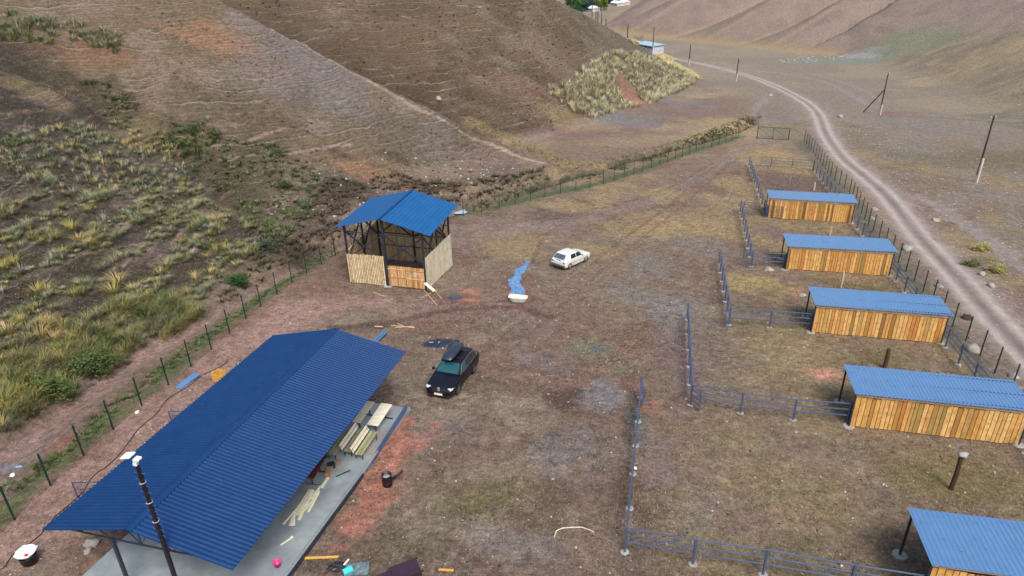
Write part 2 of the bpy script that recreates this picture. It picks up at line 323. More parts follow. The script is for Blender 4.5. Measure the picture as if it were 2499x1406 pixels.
# hillside patches
blob(530,95,7,4,(144,108,84),.6,1.3); blob(420,75,4,2,(136,104,82),.5,1.3); blob(640,165,5,5,(124,104,100),.5); blob(880,420,3,2.6,(142,104,78),.75); blob(900,395,4,2,(118,98,74),.5); blob(1010,450,4,3,(112,78,66),.6); blob(860,455,3,2.4,(62,56,52),.8); blob(960,385,3.4,1,(60,56,46),.6); blob(820,375,3,.8,(64,58,46),.6)
blob(1390,330,7,6,(122,90,82),.6); blob(1290,215,6,5,(120,88,74),.4); blob(200,130,7,3,(124,92,70),.6); blob(90,140,5,3,(66,54,48),.6); blob(60,215,4,4,(140,122,84),.55,1.5); blob(350,330,2.6,4,(134,116,82),.4,1.5)
blob(1540,238,4.5,4.5,(158,108,88),.7,1.2); blob(1530,205,4,3,(150,108,86),.6); blob(1625,165,3,4,(160,104,84),.6); blob(1665,215,3,7,(112,124,72),.75)
blob(1520,290,10,7,(112,112,110),.7); blob(1650,225,10,10,(118,112,108),.5); blob(1400,300,9,5,(146,126,92),.5)
stroke([(1130,300),(1220,325),(1330,370),(1400,410)],2.2,(130,114,78),.6,.6,.9,2)
blob(2190,125,26,22,(104,118,88),.6,1.1); blob(2050,150,26,16,(112,122,108),.7,.5); blob(2100,135,10,9,(150,154,156),.4)
blob(2350,170,20,14,(160,142,108),.5); blob(2190,275,5,3,(126,92,80),.7); stroke([(2150,282),(2300,288),(2499,300)],1.0,(98,92,76),.6)
# crest lines painted pale for the light along their rims
stroke([c1a[:2],c2a[:2]],.55,(168,146,122),.8,.7,.7,2,world=True); stroke([c1b[:2],c2b[:2]],.6,(176,154,122),.7,.7,.6,2,world=True)
# goat paths along the terraces of the left slope
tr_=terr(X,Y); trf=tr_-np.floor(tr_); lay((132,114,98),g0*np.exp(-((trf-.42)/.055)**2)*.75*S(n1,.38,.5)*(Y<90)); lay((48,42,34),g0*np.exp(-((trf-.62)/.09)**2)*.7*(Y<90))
for P_ in ([(300,560),(490,492)],[(540,395),(700,380),(860,353)],[(480,370),(600,345),(690,320)],[(420,590),(600,540)]):
    stroke(P_,.33,(146,124,114),.75,.6,.6,1.2)
FR_=np.array([at(*q)[:2] for q in [(1962,347),(1993,384),(2027,432),(2073,474),(2123,560),(2195,646),(2252,712),(2317.5,793),(2374,852),(2440.4,926.5),(2530,1030)]])
stroke(FR_-np.array([.2,0]),1.7,(92,92,82),.7,.7,.8,1.2,world=True)
for off in (-.75,.75):
    for P_,c_,s_ in (([(1135,925),(1260,820),(1400,700),(1520,600),(1640,510),(1760,405)],(96,76,66),.5),([(1430,625),(1560,545),(1690,450),(1790,385)],(100,82,72),.5),([(960,985),(1120,1010),(1300,1100),(1380,1250)],(100,80,68),.4),([(1330,770),(1400,900),(1440,1100),(1400,1300)],(104,86,74),.4)):
        W_=np.array([hit(*q)[:2] for q in P_]); t_=np.gradient(W_,axis=0); t_/=np.linalg.norm(t_,axis=1)[:,None]
        stroke(W_+off*np.stack([-t_[:,1],t_[:,0]],-1),.17,c_,s_,.7,.6,.8,world=True)
# roads
dr=pdist(X,Y,ROADs); nr=(n2-.5)*1.1
rw=np.clip((2.2-dr-nr*1.3)/.9,0,1); lay((158,146,138),rw*.92*(.75+.5*n2)); lay((122,110,102),np.exp(-(dr/.42)**2)*rw*(.3+.9*n4)); lay((184,170,160),np.exp(-((dr-.92)/.30)**2)*rw*.75)
lay((140,122,116),np.clip((3.6-dr-nr)/1.3,0,1)*(1-rw)*.55)
r2=stroke([(2244,480),(2319,525),(2379,564),(2438,605),(2530,680)],1.25,(142,130,124),.8,.5,.7)
stroke([(1750,165),(1900,178),(2010,196),(2085,235),(2130,262)],1.3,(132,126,128),.6,.6); stroke([(1990,180),(2100,215),(2160,250)],.8,(140,132,130),.5,.6)
msk=np.zeros(X.shape+(3,))
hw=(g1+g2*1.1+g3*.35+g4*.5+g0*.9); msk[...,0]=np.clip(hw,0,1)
peb=.06+.20*S(n2,.52,.7)+.10*np.clip((X-40)/8,0,1)*(Y<150)+.10*(np.abs(X)<12)*(Y<62)
for q in ((1478,965,1.8),(1440,850,1.6),(35,1140,1.0),(1900,165,12),(2080,140,14),(2350,560,4),(1130,880,1.6),(2440,760,4)):
    h=hit(q[0],q[1]); peb+=.35*np.exp(-((X-h[0])**2+(Y-h[1])**2)/q[2]**2)
peb*=1-.6*np.clip(hillw,0,1); msk[...,1]=np.clip(peb*(1-rw*.7),0,1); msk[...,2]=np.clip(rw*1.0+.5*r2,0,1)
KALB=1.0
col=np.clip(col*np.array([.985,1.035,1.09])*KALB*(1-.10*hillw[...,None]),0.01,.9)  # hills darkened a little more, slope shade put into the albedo
ny,nx_=X.shape; idx=np.arange(ny*nx_).reshape(ny,nx_)
q4=np.stack([idx[:-1,:-1],idx[:-1,1:],idx[1:,1:],idx[1:,:-1]],-1).reshape(-1,4)
cen=lambda A:A[:-1,:-1].ravel()
isroad=cen(rw)>.35; creekm=cen((np.abs(X-creekx(Y))<1.0)&(Y<170)&(Y>20)); ish=cen(hillw)>.5
cls=np.where(isroad,1,np.where(creekm,3,np.where(ish,2,0)))
PV=np.stack([X.ravel(),Y.ravel(),Z.ravel()],-1); CF=col.reshape(-1,3); MF=msk.reshape(-1,3)
def rawmesh(name,V,Fc,mat,smooth=True):
    me=bpy.data.meshes.new(name); k=Fc.shape[1]
    me.vertices.add(len(V)); me.vertices.foreach_set('co',V.astype(np.float32).ravel())
    me.loops.add(Fc.size); me.loops.foreach_set('vertex_index',Fc.astype(np.int32).ravel())
    me.polygons.add(len(Fc)); me.polygons.foreach_set('loop_start',np.arange(0,Fc.size,k,dtype=np.int32)); me.polygons.foreach_set('loop_total',np.full(len(Fc),k,np.int32))
    if smooth: me.polygons.foreach_set('use_smooth',np.ones(len(Fc),bool))
    me.update(calc_edges=True); me.materials.append(mat)
    o=bpy.data.objects.new(name,me); C.objects.link(o); return o
def fattr(o,name,A):
    a=o.data.attributes.new(name,'FLOAT_COLOR','POINT'); a.data.foreach_set('color',np.hstack([A,np.ones((len(A),1))]).astype(np.float32).ravel())
for k,nm,lb in ((0,'ground',''),(1,'road',''),(2,'hills',''),(3,'creek_bed','')):
    f=q4[cls==k]; u,inv=np.unique(f,return_inverse=True); o=rawmesh(nm,PV[u],inv.reshape(-1,4),M['ground'])
    fattr(o,'Col',CF[u]); fattr(o,'msk',MF[u]); o['kind']='structure'
# far ground running out to the horizon
fx=np.array([-330,-120,100,320,520,1500]); 
# ---------------- mesh builder ----------------
class MB:
    def __init__(s): s.v=[];s.f=[];s.r=[];s.m=[];s.sm=False
    def add(s,V,Fs,r=None,mi=0):
        o=len(s.v); s.v+=[tuple(float(c) for c in p) for p in V]; r=random.random() if r is None else r
        for f in Fs: s.f.append(tuple(o+i for i in f)); s.r.append(r); s.m.append(mi)
        return s
    def box(s,c,d,rz=0,r=None,mi=0,rx=0,ry=0,bev=0):
        from mathutils import Euler
        E=Euler((rx,ry,rz)).to_matrix(); c=Vector(c); V=[]
        for z in (-1,1):
            for x,y in ((-1,-1),(1,-1),(1,1),(-1,1)): V.append(c+E@Vector((x*d[0]/2,y*d[1]/2,z*d[2]/2)))
        return s.add(V,[(3,2,1,0),(4,5,6,7),(0,1,5,4),(1,2,6,5),(2,3,7,6),(3,0,4,7)],r,mi)
    def bar(s,p,q,w=.06,h=None,r=None,mi=0,up=(0,0,1)):
        p=Vector(p);q=Vector(q);d=(q-p); L=d.length
        if L<1e-6: return s
        d/=L; u=Vector(up)
        if abs(d.dot(u))>.99: u=Vector((1,0,0))
        a=d.cross(u).normalized(); b=a.cross(d).normalized(); h=h or w
        V=[]
        for e in (p,q):
            for x,y in ((-1,-1),(1,-1),(1,1),(-1,1)): V.append(e+a*x*w/2+b*y*h/2)
        return s.add(V,[(3,2,1,0),(4,5,6,7),(0,1,5,4),(1,2,6,5),(2,3,7,6),(3,0,4,7)],r,mi)
    def tube(s,p,q,r0=.05,r1=None,n=10,r=None,mi=0,cap=True):
        p=Vector(p);q=Vector(q);d=(q-p).normalized(); u=Vector((0,0,1)) if abs(d.z)<.95 else Vector((1,0,0))
        a=d.cross(u).normalized();b=d.cross(a).normalized(); r1=r0 if r1 is None else r1;V=[]
        for e,rr in ((p,r0),(q,r1)):
            for i in range(n): t=2*math.pi*i/n; V.append(e+a*rr*math.cos(t)+b*rr*math.sin(t))
        Fs=[(i,(i+1)%n,n+(i+1)%n,n+i) for i in range(n)]
        if cap: Fs+=[tuple(range(n))[::-1],tuple(range(n,2*n))]
        return s.add(V,Fs,r,mi)
    def path(s,P,rad=.02,n=6,r=None,mi=0):
        r=random.random() if r is None else r
        for a,b in zip(P[:-1],P[1:]): s.tube(a,b,rad,rad,n,r,mi)
        return s
    def lathe(s,c,prof,n=24,r=None,mi=0,sx=1,sy=1,rz=0):
        V=[];k=len(prof)
        for (rr,z) in prof:
            for i in range(n):
                t=2*math.pi*i/n; x=rr*math.cos(t)*sx;y=rr*math.sin(t)*sy
                V.append((c[0]+x*math.cos(rz)-y*math.sin(rz),c[1]+x*math.sin(rz)+y*math.cos(rz),c[2]+z))
        Fs=[(j*n+i,j*n+(i+1)%n,(j+1)*n+(i+1)%n,(j+1)*n+i) for j in range(k-1) for i in range(n)]
        return s.add(V,Fs,r,mi)
    def grid(s,G,r=None,mi=0,closeu=False):
        G=np.array(G); a,b=G.shape[:2]; V=G.reshape(-1,3)
        Fs=[(j*b+i,j*b+i+1,(j+1)*b+i+1,(j+1)*b+i) for j in range(a-1) for i in range(b-1)]
        return s.add(V,Fs,r,mi)
    def rock(s,c,r,sz=(1,1,.7),seed=0,n=10):
        rr=np.random.RandomState(seed); ph=rr.rand(6)*6; V=[];
        for j in range(7):
            a=-math.pi/2+math.pi*j/6
            for i in range(n):
                t=2*math.pi*i/n; k=1+.22*math.sin(2*t+ph[0]+a*2)+.14*math.sin(3*t+ph[1]-a*3)+.1*math.sin(5*a+ph[2])+rr.uniform(-.06,.06)
                V.append((c[0]+r*sz[0]*k*math.cos(a)*math.cos(t),c[1]+r*sz[1]*k*math.cos(a)*math.sin(t),c[2]+r*sz[2]*k*math.sin(a)))
        Fs=[(j*n+i,j*n+(i+1)%n,(j+1)*n+(i+1)%n,(j+1)*n+i) for j in range(6) for i in range(n)]
        return s.add(V,Fs)
    def build(s,name,mat,parent=None,smooth=False,bev=0,loc=None,rz=0):
        me=bpy.data.meshes.new(name); me.from_pydata(s.v,[],s.f)
        mats=mat if isinstance(mat,(list,tuple)) else [mat]
        for q in mats: me.materials.append(q)
        me.polygons.foreach_set('material_index',s.m)
        if smooth: me.polygons.foreach_set('use_smooth',[True]*len(s.f))
        a=me.attributes.new('rnd','FLOAT','FACE'); a.data.foreach_set('value',s.r); me.update()
        o=bpy.data.objects.new(name,me); C.objects.link(o)
        if parent is not None: o.parent=parent
        if loc is not None: o.location=loc
        if rz: o.rotation_euler[2]=rz
        if bev:
            b=o.modifiers.new('bevel','BEVEL'); b.width=bev; b.segments=2; b.limit_method='ANGLE'
        return o
def tag(o,label,cat,group=None,kind=None):
    if label:o['label']=label
    if cat:o['category']=cat
    if group:o['group']=group
    if kind:o['kind']=kind
    return o
def thing(name,label,cat,loc=(0,0,0),rz=0,group=None):
    o=bpy.data.objects.new(name,None); C.objects.link(o); o.location=loc; o.rotation_euler[2]=rz; o.empty_display_size=.3
    return tag(o,label,cat,group)
def copytree(o,parent=None):
    c=o.copy(); C.objects.link(c); c.parent=parent
    for ch in list(o.children): copytree(ch,c)
    return c
def G3(px,py,h=0):                       # ground point (world) under a place seen in the yard
    p=hit(px,py); return Vector((p[0],p[1],gz(p[0],p[1])+h))
class Frame:                              # local building frame
    def __init__(s,o,ang): s.o=np.array(o[:2],float);s.a=ang;s.d=np.array([math.cos(ang),math.sin(ang)]);s.n=np.array([-math.sin(ang),math.cos(ang)]); s.z=float(o[2]) if len(o)>2 else gz(*s.o)
    def w(s,u,v): return s.o+s.d*u+s.n*v
    def g(s,u,v): q=s.w(u,v); return gz(*q)-s.z     # local ground height
# ---------------- paints and timbers ----------------
def roofmat(name,c,rough,spec=.5,cc=None):
    m,n,b=newmat(name); v=vec(n); f=noise(n,v,1.3,5,.65); f2=noise(n,v,14,3)
    c=np.array(c); k=mixc(n,ramp(n,f,.3,.7),c*.9,c*1.1); k=mixc(n,ramp(n,f2,.6,.8,0,.16),k,(.25,.3,.36))
    n.links.new(k,b.inputs['Base Color']); b.inputs['Roughness'].default_value=rough; b.inputs['Specular IOR Level'].default_value=spec
    n.links.new(ramp(n,f,.3,.7,rough-.04,rough+.05),b.inputs['Roughness']); addbump(n,b,noise(n,v,2.2,3),.15,.02); return m
M['roof']=roofmat('blue_profiled_steel',L3(17,55,103),.5,.24)
M['roofp']=roofmat('blue_tile_steel',L3(16,84,140),.42,.5)
M['roofs']=roofmat('pale_blue_profiled_steel',L3(60,120,176),.3,1.0); _b=M['roofs'].node_tree.nodes['Principled BSDF']; _b.inputs['IOR'].default_value=2.3; _b.inputs['Coat Weight'].default_value=1; _b.inputs['Coat Roughness'].default_value=.2; _b.inputs['Coat IOR'].default_value=2.2
M['screw']=solid('screw_heads',(.45,.5,.55),.4,.6)
M['steel']=solid('dark_primed_steel',L3(46,54,72),.45,.3,.2,5,spec=.6,dirt=L3(80,70,66))
M['rail']=solid('slate_painted_tube',L3(70,88,122),.3,.2,.2,3,spec=.9)
M['green']=solid('green_powder_coat',L3(14,48,44),.45,0,.15)
M['fmesh']=solid('green_fence_wire',L3(24,56,50),.5)
M['stub']=solid('pale_concrete',L3(196,190,180),.85,0,.1,4)
M['concrete']=solid('bare_concrete',L3(146,148,144),.85,0,.15,4,.3,dirt=L3(106,98,88))
def woodmat(name,cs,stretch,rough=.7,knots=True,grime=None,gs=.6):
    m,n,b=newmat(name); v=vec(n,stretch); a=N(n,'ShaderNodeAttribute',attribute_name='rnd').outputs['Fac']
    r=N(n,'ShaderNodeValToRGB'); el=r.color_ramp.elements
    while len(el)<len(cs): el.new(.5)
    for i,cc in enumerate(cs): el[i].position=i/(len(cs)-1); el[i].color=(*[float(q) for q in L3(*cc)],1)
    n.links.new(a,r.inputs[0]); 
    o=N(n,'ShaderNodeVectorMath',operation='ADD'); n.links.new(v,o.inputs[0]); cx=N(n,'ShaderNodeCombineXYZ'); n.links.new(mth(n,'MULTIPLY',a,37),cx.inputs[0]); n.links.new(mth(n,'MULTIPLY',a,91),cx.inputs[2]); n.links.new(cx.outputs[0],o.inputs[1])
    g=noise(n,o.outputs[0],3,6,.65); k=mixc(n,ramp(n,g,.35,.7,0,.6),r.outputs[0],mixc(n,1.0,r.outputs[0],(.45,.38,.3),'MULTIPLY'))
    if grime is not None:
        g2=noise(n,vec(n),gs*2,6,.75); k=mixc(n,ramp(n,g2,.5,.66,0,.75),k,L3(*grime))
    n.links.new(k,b.inputs['Base Color']); b.inputs['Roughness'].default_value=rough; b.inputs['Specular IOR Level'].default_value=.3
    addbump(n,b,g,.5,.01); return m
ORW=[(112,88,54),(208,156,86),(224,176,106),(232,192,128),(214,162,94),(192,128,70),(226,180,110),(156,130,78)]
M['plank']=woodmat('honey_planks',ORW,(2.2,2.2,.5),grime=(140,112,58),gs=1.6)
M['slabs']=woodmat('bark_edged_boards',[(226,208,166),(236,222,188),(206,178,130),(240,228,196),(214,190,146)],(3,3,.6),grime=(150,118,78),gs=1.6)
M['picket']=woodmat('orange_pickets',[(224,182,130),(234,200,150),(204,150,98),(170,120,74)],(3,3,.6))
M['grey']=woodmat('weathered_boards',[(222,216,196),(208,206,190),(228,216,188),(196,190,170)],(2.5,2.5,.4),grime=(164,154,122),gs=.8)
M['inside']=woodmat('inner_wall_boards',[(216,194,150),(198,176,136),(228,208,168),(168,144,106)],(2.5,2.5,.4),grime=(132,108,76),gs=1.4)
M['batten']=woodmat('pale_batten',[(220,190,150),(206,176,140)],(.6,3,3))
M['new']=woodmat('new_pale_boards',[(232,230,206),(222,222,190),(236,234,220)],(3,.6,3),grime=(224,224,204),gs=1.5)
M['oldw']=woodmat('stained_bench_boards',[(150,156,128),(176,178,130),(132,138,120)],(3,.6,3),grime=(128,128,92),gs=1.8)
M['brown']=woodmat('reddish_table_board',[(120,60,46),(104,50,40)],(3,.8,3),.4)
M['log']=woodmat('bark_post',[(74,60,48),(96,80,62)],(3,3,.8),.9,grime=(40,34,28),gs=3)
M['pole']=woodmat('old_power_pole',[(70,60,58),(58,50,50)],(6,6,.4),.85)
# ---------------- corrugated sheet ----------------
def corr(mb,P00,P10,P01,P11,pitch=.2,amp=.022,th=.012,mi=0,prof=((0,0),(.28,0),(.5,1),(.74,1),(.96,0))):
    """profiled sheet: ribs run P00->P01, repeat P00->P10"""
    P00,P10,P01,P11=[Vector(p) for p in (P00,P10,P01,P11)]; L=(P10-P00).length; n=int(round(L/pitch)); nm=((P10-P00).cross(P01-P00)).normalized()
    if nm.z<0: nm=-nm
    ts=[];hs=[]
    for i in range(n):
        for a,h in prof: ts.append((i+a)/n);hs.append(h*amp)
    ts.append(1);hs.append(0)
    for off,fl in ((0,False),(-th,True)):
        top=[[P00.lerp(P10,t).lerp(P01.lerp(P11,t),k)+nm*(h+off) for t,h in zip(ts,hs)] for k in (0,1)]
        G=top if not fl else top[::-1]; mb.grid([[tuple(p) for p in row] for row in G],.5,mi)
# ================= roofed shelter with the big roof =================
def world_to(fr,p): q=np.array(p[:2])-fr.o; return float(q@fr.d),float(q@fr.n),p[2]-fr.z
ang=1.3093; R0=np.array([-14.613,19.822,2.53]); sl=-.056; Lr,Wr,Dr=16.75,4.29,.996
MF_=Frame((R0[0],R0[1],gz(R0[0],R0[1])),ang)      # u along the ridge, v to the left
T=thing('open_shelter','long open shelter with a blue ribbed gable roof beside the concrete floor','shelter',(R0[0],R0[1],MF_.z),ang)
zr=R0[2]-MF_.z
def rp(u,v): return (u,v,zr+sl*u-abs(v)*Dr/Wr)
for sgn in (1,-1):
    mb=MB(); corr(mb,rp(0,0),rp(Lr,0),rp(0,sgn*Wr),rp(Lr,sgn*Wr),.2,.045)
    k=0
    for v in np.arange(.25,Wr,.66):
        for u in np.arange(.12,Lr,.4 if v<.3 or v>3.9 else .8):
            p=rp(u+.0,sgn*v); mb.box((p[0],p[1],p[2]+.03),(.028,.028,.012),mi=1)
    mb.build('roof_panel',[M['roof'],M['screw']],T)
mb=MB()
for sgn in (1,-1):
    a,b_=Vector(rp(-.03,0)),Vector(rp(Lr+.03,0)); c_,d_=Vector(rp(-.03,sgn*.2)),Vector(rp(Lr+.03,sgn*.2)); up=Vector((0,0,.055))
    mb.add([a+up+Vector((0,0,.02)),b_+up+Vector((0,0,.02)),d_+up,c_+up],[(0,1,2,3)],.5); mb.add([c_+up,d_+up,d_+up-Vector((0,0,.05)),c_+up-Vector((0,0,.05))],[(0,1,2,3)],.5)
mb.build('ridge_cap',M['roof'],T)
def truss(u,ppos):
    mb=MB(); zb=zr+sl*u-1.12
    for sg in (1,-1):
        mb.bar((u,0,zr+sl*u-.07),(u,sg*(Wr-.1),zr+sl*u-.07-Dr*(Wr-.1)/Wr),.06,.08)
        mb.bar((u,sg*1.35,zb+.0),(u,sg*(Wr-.3),zr+sl*u-.13-Dr*(Wr-.3)/Wr),.05)
        for a,b_,tb in ((0,.6,0),(.6,1.35,1),(1.35,2.1,0),(2.1,2.8,1)):
            zt=lambda v:zr+sl*u-.09-Dr*v/Wr
            zl=lambda v:zb if v<=1.35 else zb+(zt(Wr-.3)-zb)*(v-1.35)/(Wr-1.65)
            mb.bar((u,sg*a,zl(a) if tb==0 else zt(a)),(u,sg*b_,zt(b_) if tb==0 else zl(b_)),.035)
    mb.bar((u,-1.4,zb),(u,1.4,zb),.06); mb.bar((u,0,zb),(u,0,zr+sl*u-.1),.04)
    mb.build('truss',M['steel'],T)
for u in np.linspace(.38,Lr-.5,5):
    truss(u,0)
    for v in (1.36,-1.1):
        g=MF_.g(u,v); MB().bar((u,v,g-.1),(u,v,zr+sl*u-1.10),.12).build('post',M['steel'],T)
for v in (.5,1.6,2.7,3.9): 
    for sg in (1,-1): MB().bar((.05,sg*v,rp(0,v)[2]-.035),(Lr-.05,sg*v,rp(Lr,v)[2]-.035),.05,.04).build('purlin',M['steel'],T)
# concrete floor
mb=MB(); us=np.linspace(-6,16.1,40)
sv_=[-4.47,-4.40,-4.30,-3.0,-1.5,0,1.5,3.0,3.8]
hh=lambda u,v: float(vz(*MF_.w(u,v)))-MF_.z+.13+(.05 if v<-4.38 else 0)
mb.grid([[(u,v,hh(u,v)) for v in sv_[::-1]] for u in us],.5)
for v in (sv_[0],sv_[-1]): mb.grid([[(u,v,hh(u,v)),(u,v,hh(u,v)-.6)] if v<0 else [(u,v,hh(u,v)-.6),(u,v,hh(u,v))] for u in us],.5)
mb.grid([[(16.1,v,hh(16.1,v)) for v in sv_],[(16.1,v,hh(16.1,v)-.6) for v in sv_]],.5)
mb.grid([[(us[0],v,hh(us[0],v)-.6) for v in sv_],[(us[0],v,hh(us[0],v)) for v in sv_]],.5)
m,n,b=newmat('floor_concrete'); v=vec(n); f=noise(n,v,.8,6,.65); k=mixc(n,ramp(n,f,.3,.7),L3(118,130,138),L3(154,165,168))
k=mixc(n,ramp(n,noise(n,v,.35,4,.6),.55,.66,0,.6),k,L3(140,118,108)); k=mixc(n,ramp(n,noise(n,v,9,4,.7),.58,.72,0,.45),k,L3(84,92,98))
n.links.new(k,b.inputs['Base Color']); n.links.new(ramp(n,f,.3,.7,.28,.6),b.inputs['Roughness']); addbump(n,b,noise(n,v,6,5),.2,.02); M['floor']=m
o=mb.build('concrete_floor',M['floor'],loc=(R0[0],R0[1],MF_.z),rz=ang); o['kind']='structure'
# kerb board along the floor's near side
mb=MB(); mb.bar((-6,-4.56,hh(-6,-4.5)-.06),(9.6,-4.56,hh(9.6,-4.5)-.06),.05,.2)
tag(mb.build('edging_board',M['steel'],loc=(R0[0],R0[1],MF_.z),rz=ang),'dark edging board running along the open side of the concrete floor','edging')
def mw(u,v,h=0): q=MF_.w(u,v); return Vector((q[0],q[1],float(vz(*q))+.13+h))   # on the concrete floor
# mast
q=MF_.w(-.16,-1.70); zt=6.6-0.02; zg=float(vz(*q))
T=thing('lamp_mast','dark steel mast with climbing rungs and a white lamp standing at the near gable','mast',(q[0],q[1],zg),ang)
mb=MB(); Hm=zt-zg-.45; mb.tube((0,0,0),(0,0,Hm*.55),.09,.085,12); mb.tube((0,0,Hm*.55),(0,0,Hm),.085,.07,12)
for z in (.62,.74,.86,.93): mb.tube((0,0,Hm*z),(0,0,Hm*z+.03),.095,.095,12)
mb.build('pole',solid('rusty_dark_pipe',L3(30,26,34),.5,.3,.3,4,dirt=L3(70,44,40)),T,smooth=False)
for i,z in enumerate(np.linspace(4.3,Hm-.35,11)):
    mb=MB(); mb.tube((0,-.22,z),(0,.22,z),.012,.012,6); mb.tube((0,-.22,z),(0,-.22,z+.05),.012,.012,6); mb.tube((0,.22,z),(0,.22,z+.05),.012,.012,6); mb.build('rung',M['rail'],T)
M['white']=solid('white_plastic',(.78,.82,.82),.4,0,.04); M['rope']=solid('pale_band',(.5,.42,.4),.7)
mb=MB(); mb.box((.0,.02,Hm+.12),(.12,.16,.3),rx=.3); mb.box((.0,-.1,Hm+.3),(.22,.22,.08)); mb.build('bracket',M['white'],T,bev=.02)
mb=MB(); mb.box((0,.26,Hm+.38),(.34,.42,.06),rx=-.25); mb.build('lamp',M['white'],T,bev=.02)
for z in (.66,.78,.9): MB().lathe((0,0,Hm*z),[(.1,-.012),(.115,0),(.1,.012)],12).build('band',M['rope'],T)
# ================= tables, benches and clutter on the floor =================
def table(u,v,L,W,rz,lab,mat,legs='end',hgt=.76):
    p=mw(u,v); T=thing('trestle_table' if legs=='t' else 'table',lab,'table',p,ang+rz,None)
    mb=MB(); 
    for i in range(2): mb.box((0,(i-.5)*W/2,hgt-.02),(L,W/2-.006,.04))
    mb.build('tabletop',mat,T)
    for s_ in (1,-1):
        mb=MB(); x=s_*(L/2-.32); mb.bar((x,0,0),(x,0,hgt-.04),.05); mb.bar((x,-W*.62,.03),(x,W*.62,.03),.05); mb.bar((x,-W*.4,hgt-.06),(x,W*.4,hgt-.06),.04); mb.build('leg',M['steel'],T)
    return T
table(14.05,-2.57,1.95,.46,0,'pale narrow trestle table half under the roof edge',M['new'],'t')
table(14.02,-3.55,1.98,.68,0,'pale wide trestle table nearest the corner of the concrete floor',M['new'],'t')
def bench(u,v,lab,L=1.95):
    p=mw(u,v); T=thing('bench',lab,'bench',p,ang,'wooden benches with slanting backs')
    for s_ in (1,-1):
        x=s_*(L/2-.1)
        for y in (-.2,.18): MB().bar((x,y,0),(x,y,.42),.035).build('leg',M['steel'],T)
        mb=MB(); mb.bar((x,-.22,.42),(x,.22,.42),.035); mb.bar((x,.2,.42),(x,.42,.85),.035); mb.build('frame',M['steel'],T)
    mb=MB(); 
    for y in (-.17,-.03,.11): mb.box((0,y,.45),(L,.12,.03))
    mb.build('seat',M['oldw'],T)
    mb=MB()
    for k in (0,1): y=.26+.085*k; z=.58+.17*k; mb.box((0,y+.02,z),(L,.03,.15),rx=-.45)
    mb.build('backrest',M['new'],T)
    return T
bench(11.65,-3.78,'slatted bench with slanting back, outermost of the three by the floor edge')
bench(11.75,-3.1,'slatted bench with slanting back, middle one of the three')
bench(11.3,-2.42,'slatted bench with slanting back, half hidden below the roof edge')
T=table(8.75,-2.42,1.6,.6,.1,'low reddish brown table under the roof edge',M['brown'])
M['black']=solid('black_plastic',(.02,.02,.024),.4,0,.2); M['card']=solid('cardboard',L3(150,120,96),.85,0,.15)
tag(MB().box((0,0,.14),(.35,.3,.28)).box((.0,.0,.3),(.3,.1,.02)).build('black_bag',M['black'],loc=mw(9.75,-2.72),rz=.5,bev=.05),'black bag beside the cardboard boxes on the floor','bag')
for k,(u,v,s_) in enumerate(((9.38,-2.82,.26),(9.05,-2.88,.24),(10.1,-2.95,.22))):
    mb=MB(); mb.box((0,0,s_/2),(s_*1.1,s_,s_)); mb.box((s_*.3,0,s_+.01),(s_*.5,s_,.012),ry=.5); mb.box((0,0,s_*.5),(s_*1.12,.05,s_*1.01))
    tag(mb.build('cardboard_box',M['card'],loc=mw(u,v),rz=ang+.2*k),('cardboard box in front of the black bag','smaller cardboard box nearest the stack of boards','low cardboard box behind the black bag')[k],'box')
tag(MB().box((0,0,.1),(.25,.2,.2)).lathe((.3,.1,0),[(.07,0),(.08,.2),(.05,.22),(0,.22)],10).build('clutter',[M['black'],M['white']],loc=mw(9.35,-2.45,.76),rz=.3,bev=.02),'dark tin standing on the reddish brown table','tin')
for k,(u,v,L,rz,z) in enumerate(((6.75,-2.92,1.9,.05,.05),(6.7,-2.78,2.1,.0,.05),(6.5,-3.05,1.5,.14,.09),(7.1,-3.1,1.4,-.03,.05),(6.6,-2.95,1.3,-.1,.12),(5.75,-2.85,.9,.3,.05),(5.8,-2.7,1.0,-.12,.09),(7.0,-3.22,1.3,.1,.05),(5.6,-3.0,.7,.5,.12),(6.9,-2.65,1.7,.03,.05),(7.65,-3.0,.9,-.02,.09),(8.5,-3.02,.75,.02,.05))):
    mb=MB(); mb.box((0,0,0),(L,.09+.03*(k%3),.03))
    tag(mb.build('loose_board',M['new'],loc=mw(u,v,z),rz=ang+rz),'pale offcut board in the loose heap on the concrete floor' if k<11 else 'short pale board lying apart beyond the heap, near the cardboard boxes','board','loose boards heaped on the floor' if k<11 else None)
mb=MB(); mb.box((0,0,.03),(.6,.05,.05)); mb.box((.28,.02,.03),(.14,.12,.04)); tag(mb.build('hand_tool',M['new'],loc=mw(4.35,-3.35),rz=ang-.5),'thin pale stick with a wider head lying alone on the floor','tool')
tag(MB().bar((0,0,.02),(.75,.15,.02),.04).build('metal_bar',M['steel'],loc=mw(9.1,-3.3),rz=ang-.9),'dark thin bar lying on the open floor','bar')
for k in range(3):
    mb=MB(); L=5.5; y=-4.36-.07*k+.0; mb.box((0,0,.10),(L,.055,.03)); mb.box((0,.025,.06),(L,.006,.08)); mb.box((0,-.025,.06),(L,.006,.08))
    tag(mb.build('metal_channel',M['rail'],loc=mw(13.1-.15*k,y,.06),rz=ang),'long bluish metal channel lying along the floor edge','channel','metal channels along the floor edge')
mb=MB(); mb.lathe((0,0,0),[(0,.01),(.11,.01),(.12,0),(.155,.25),(.165,.25),(.16,.265),(.145,.25),(.11,.03),(0,.03)],20)
M['pink']=solid('pink_plastic',L3(226,60,140),.35,0,.06)
T=thing('bucket','pink bucket with an arched handle on the near end of the floor','bucket',mw(2.95,-3.78)); mb.build('tub',M['pink'],T,smooth=True)
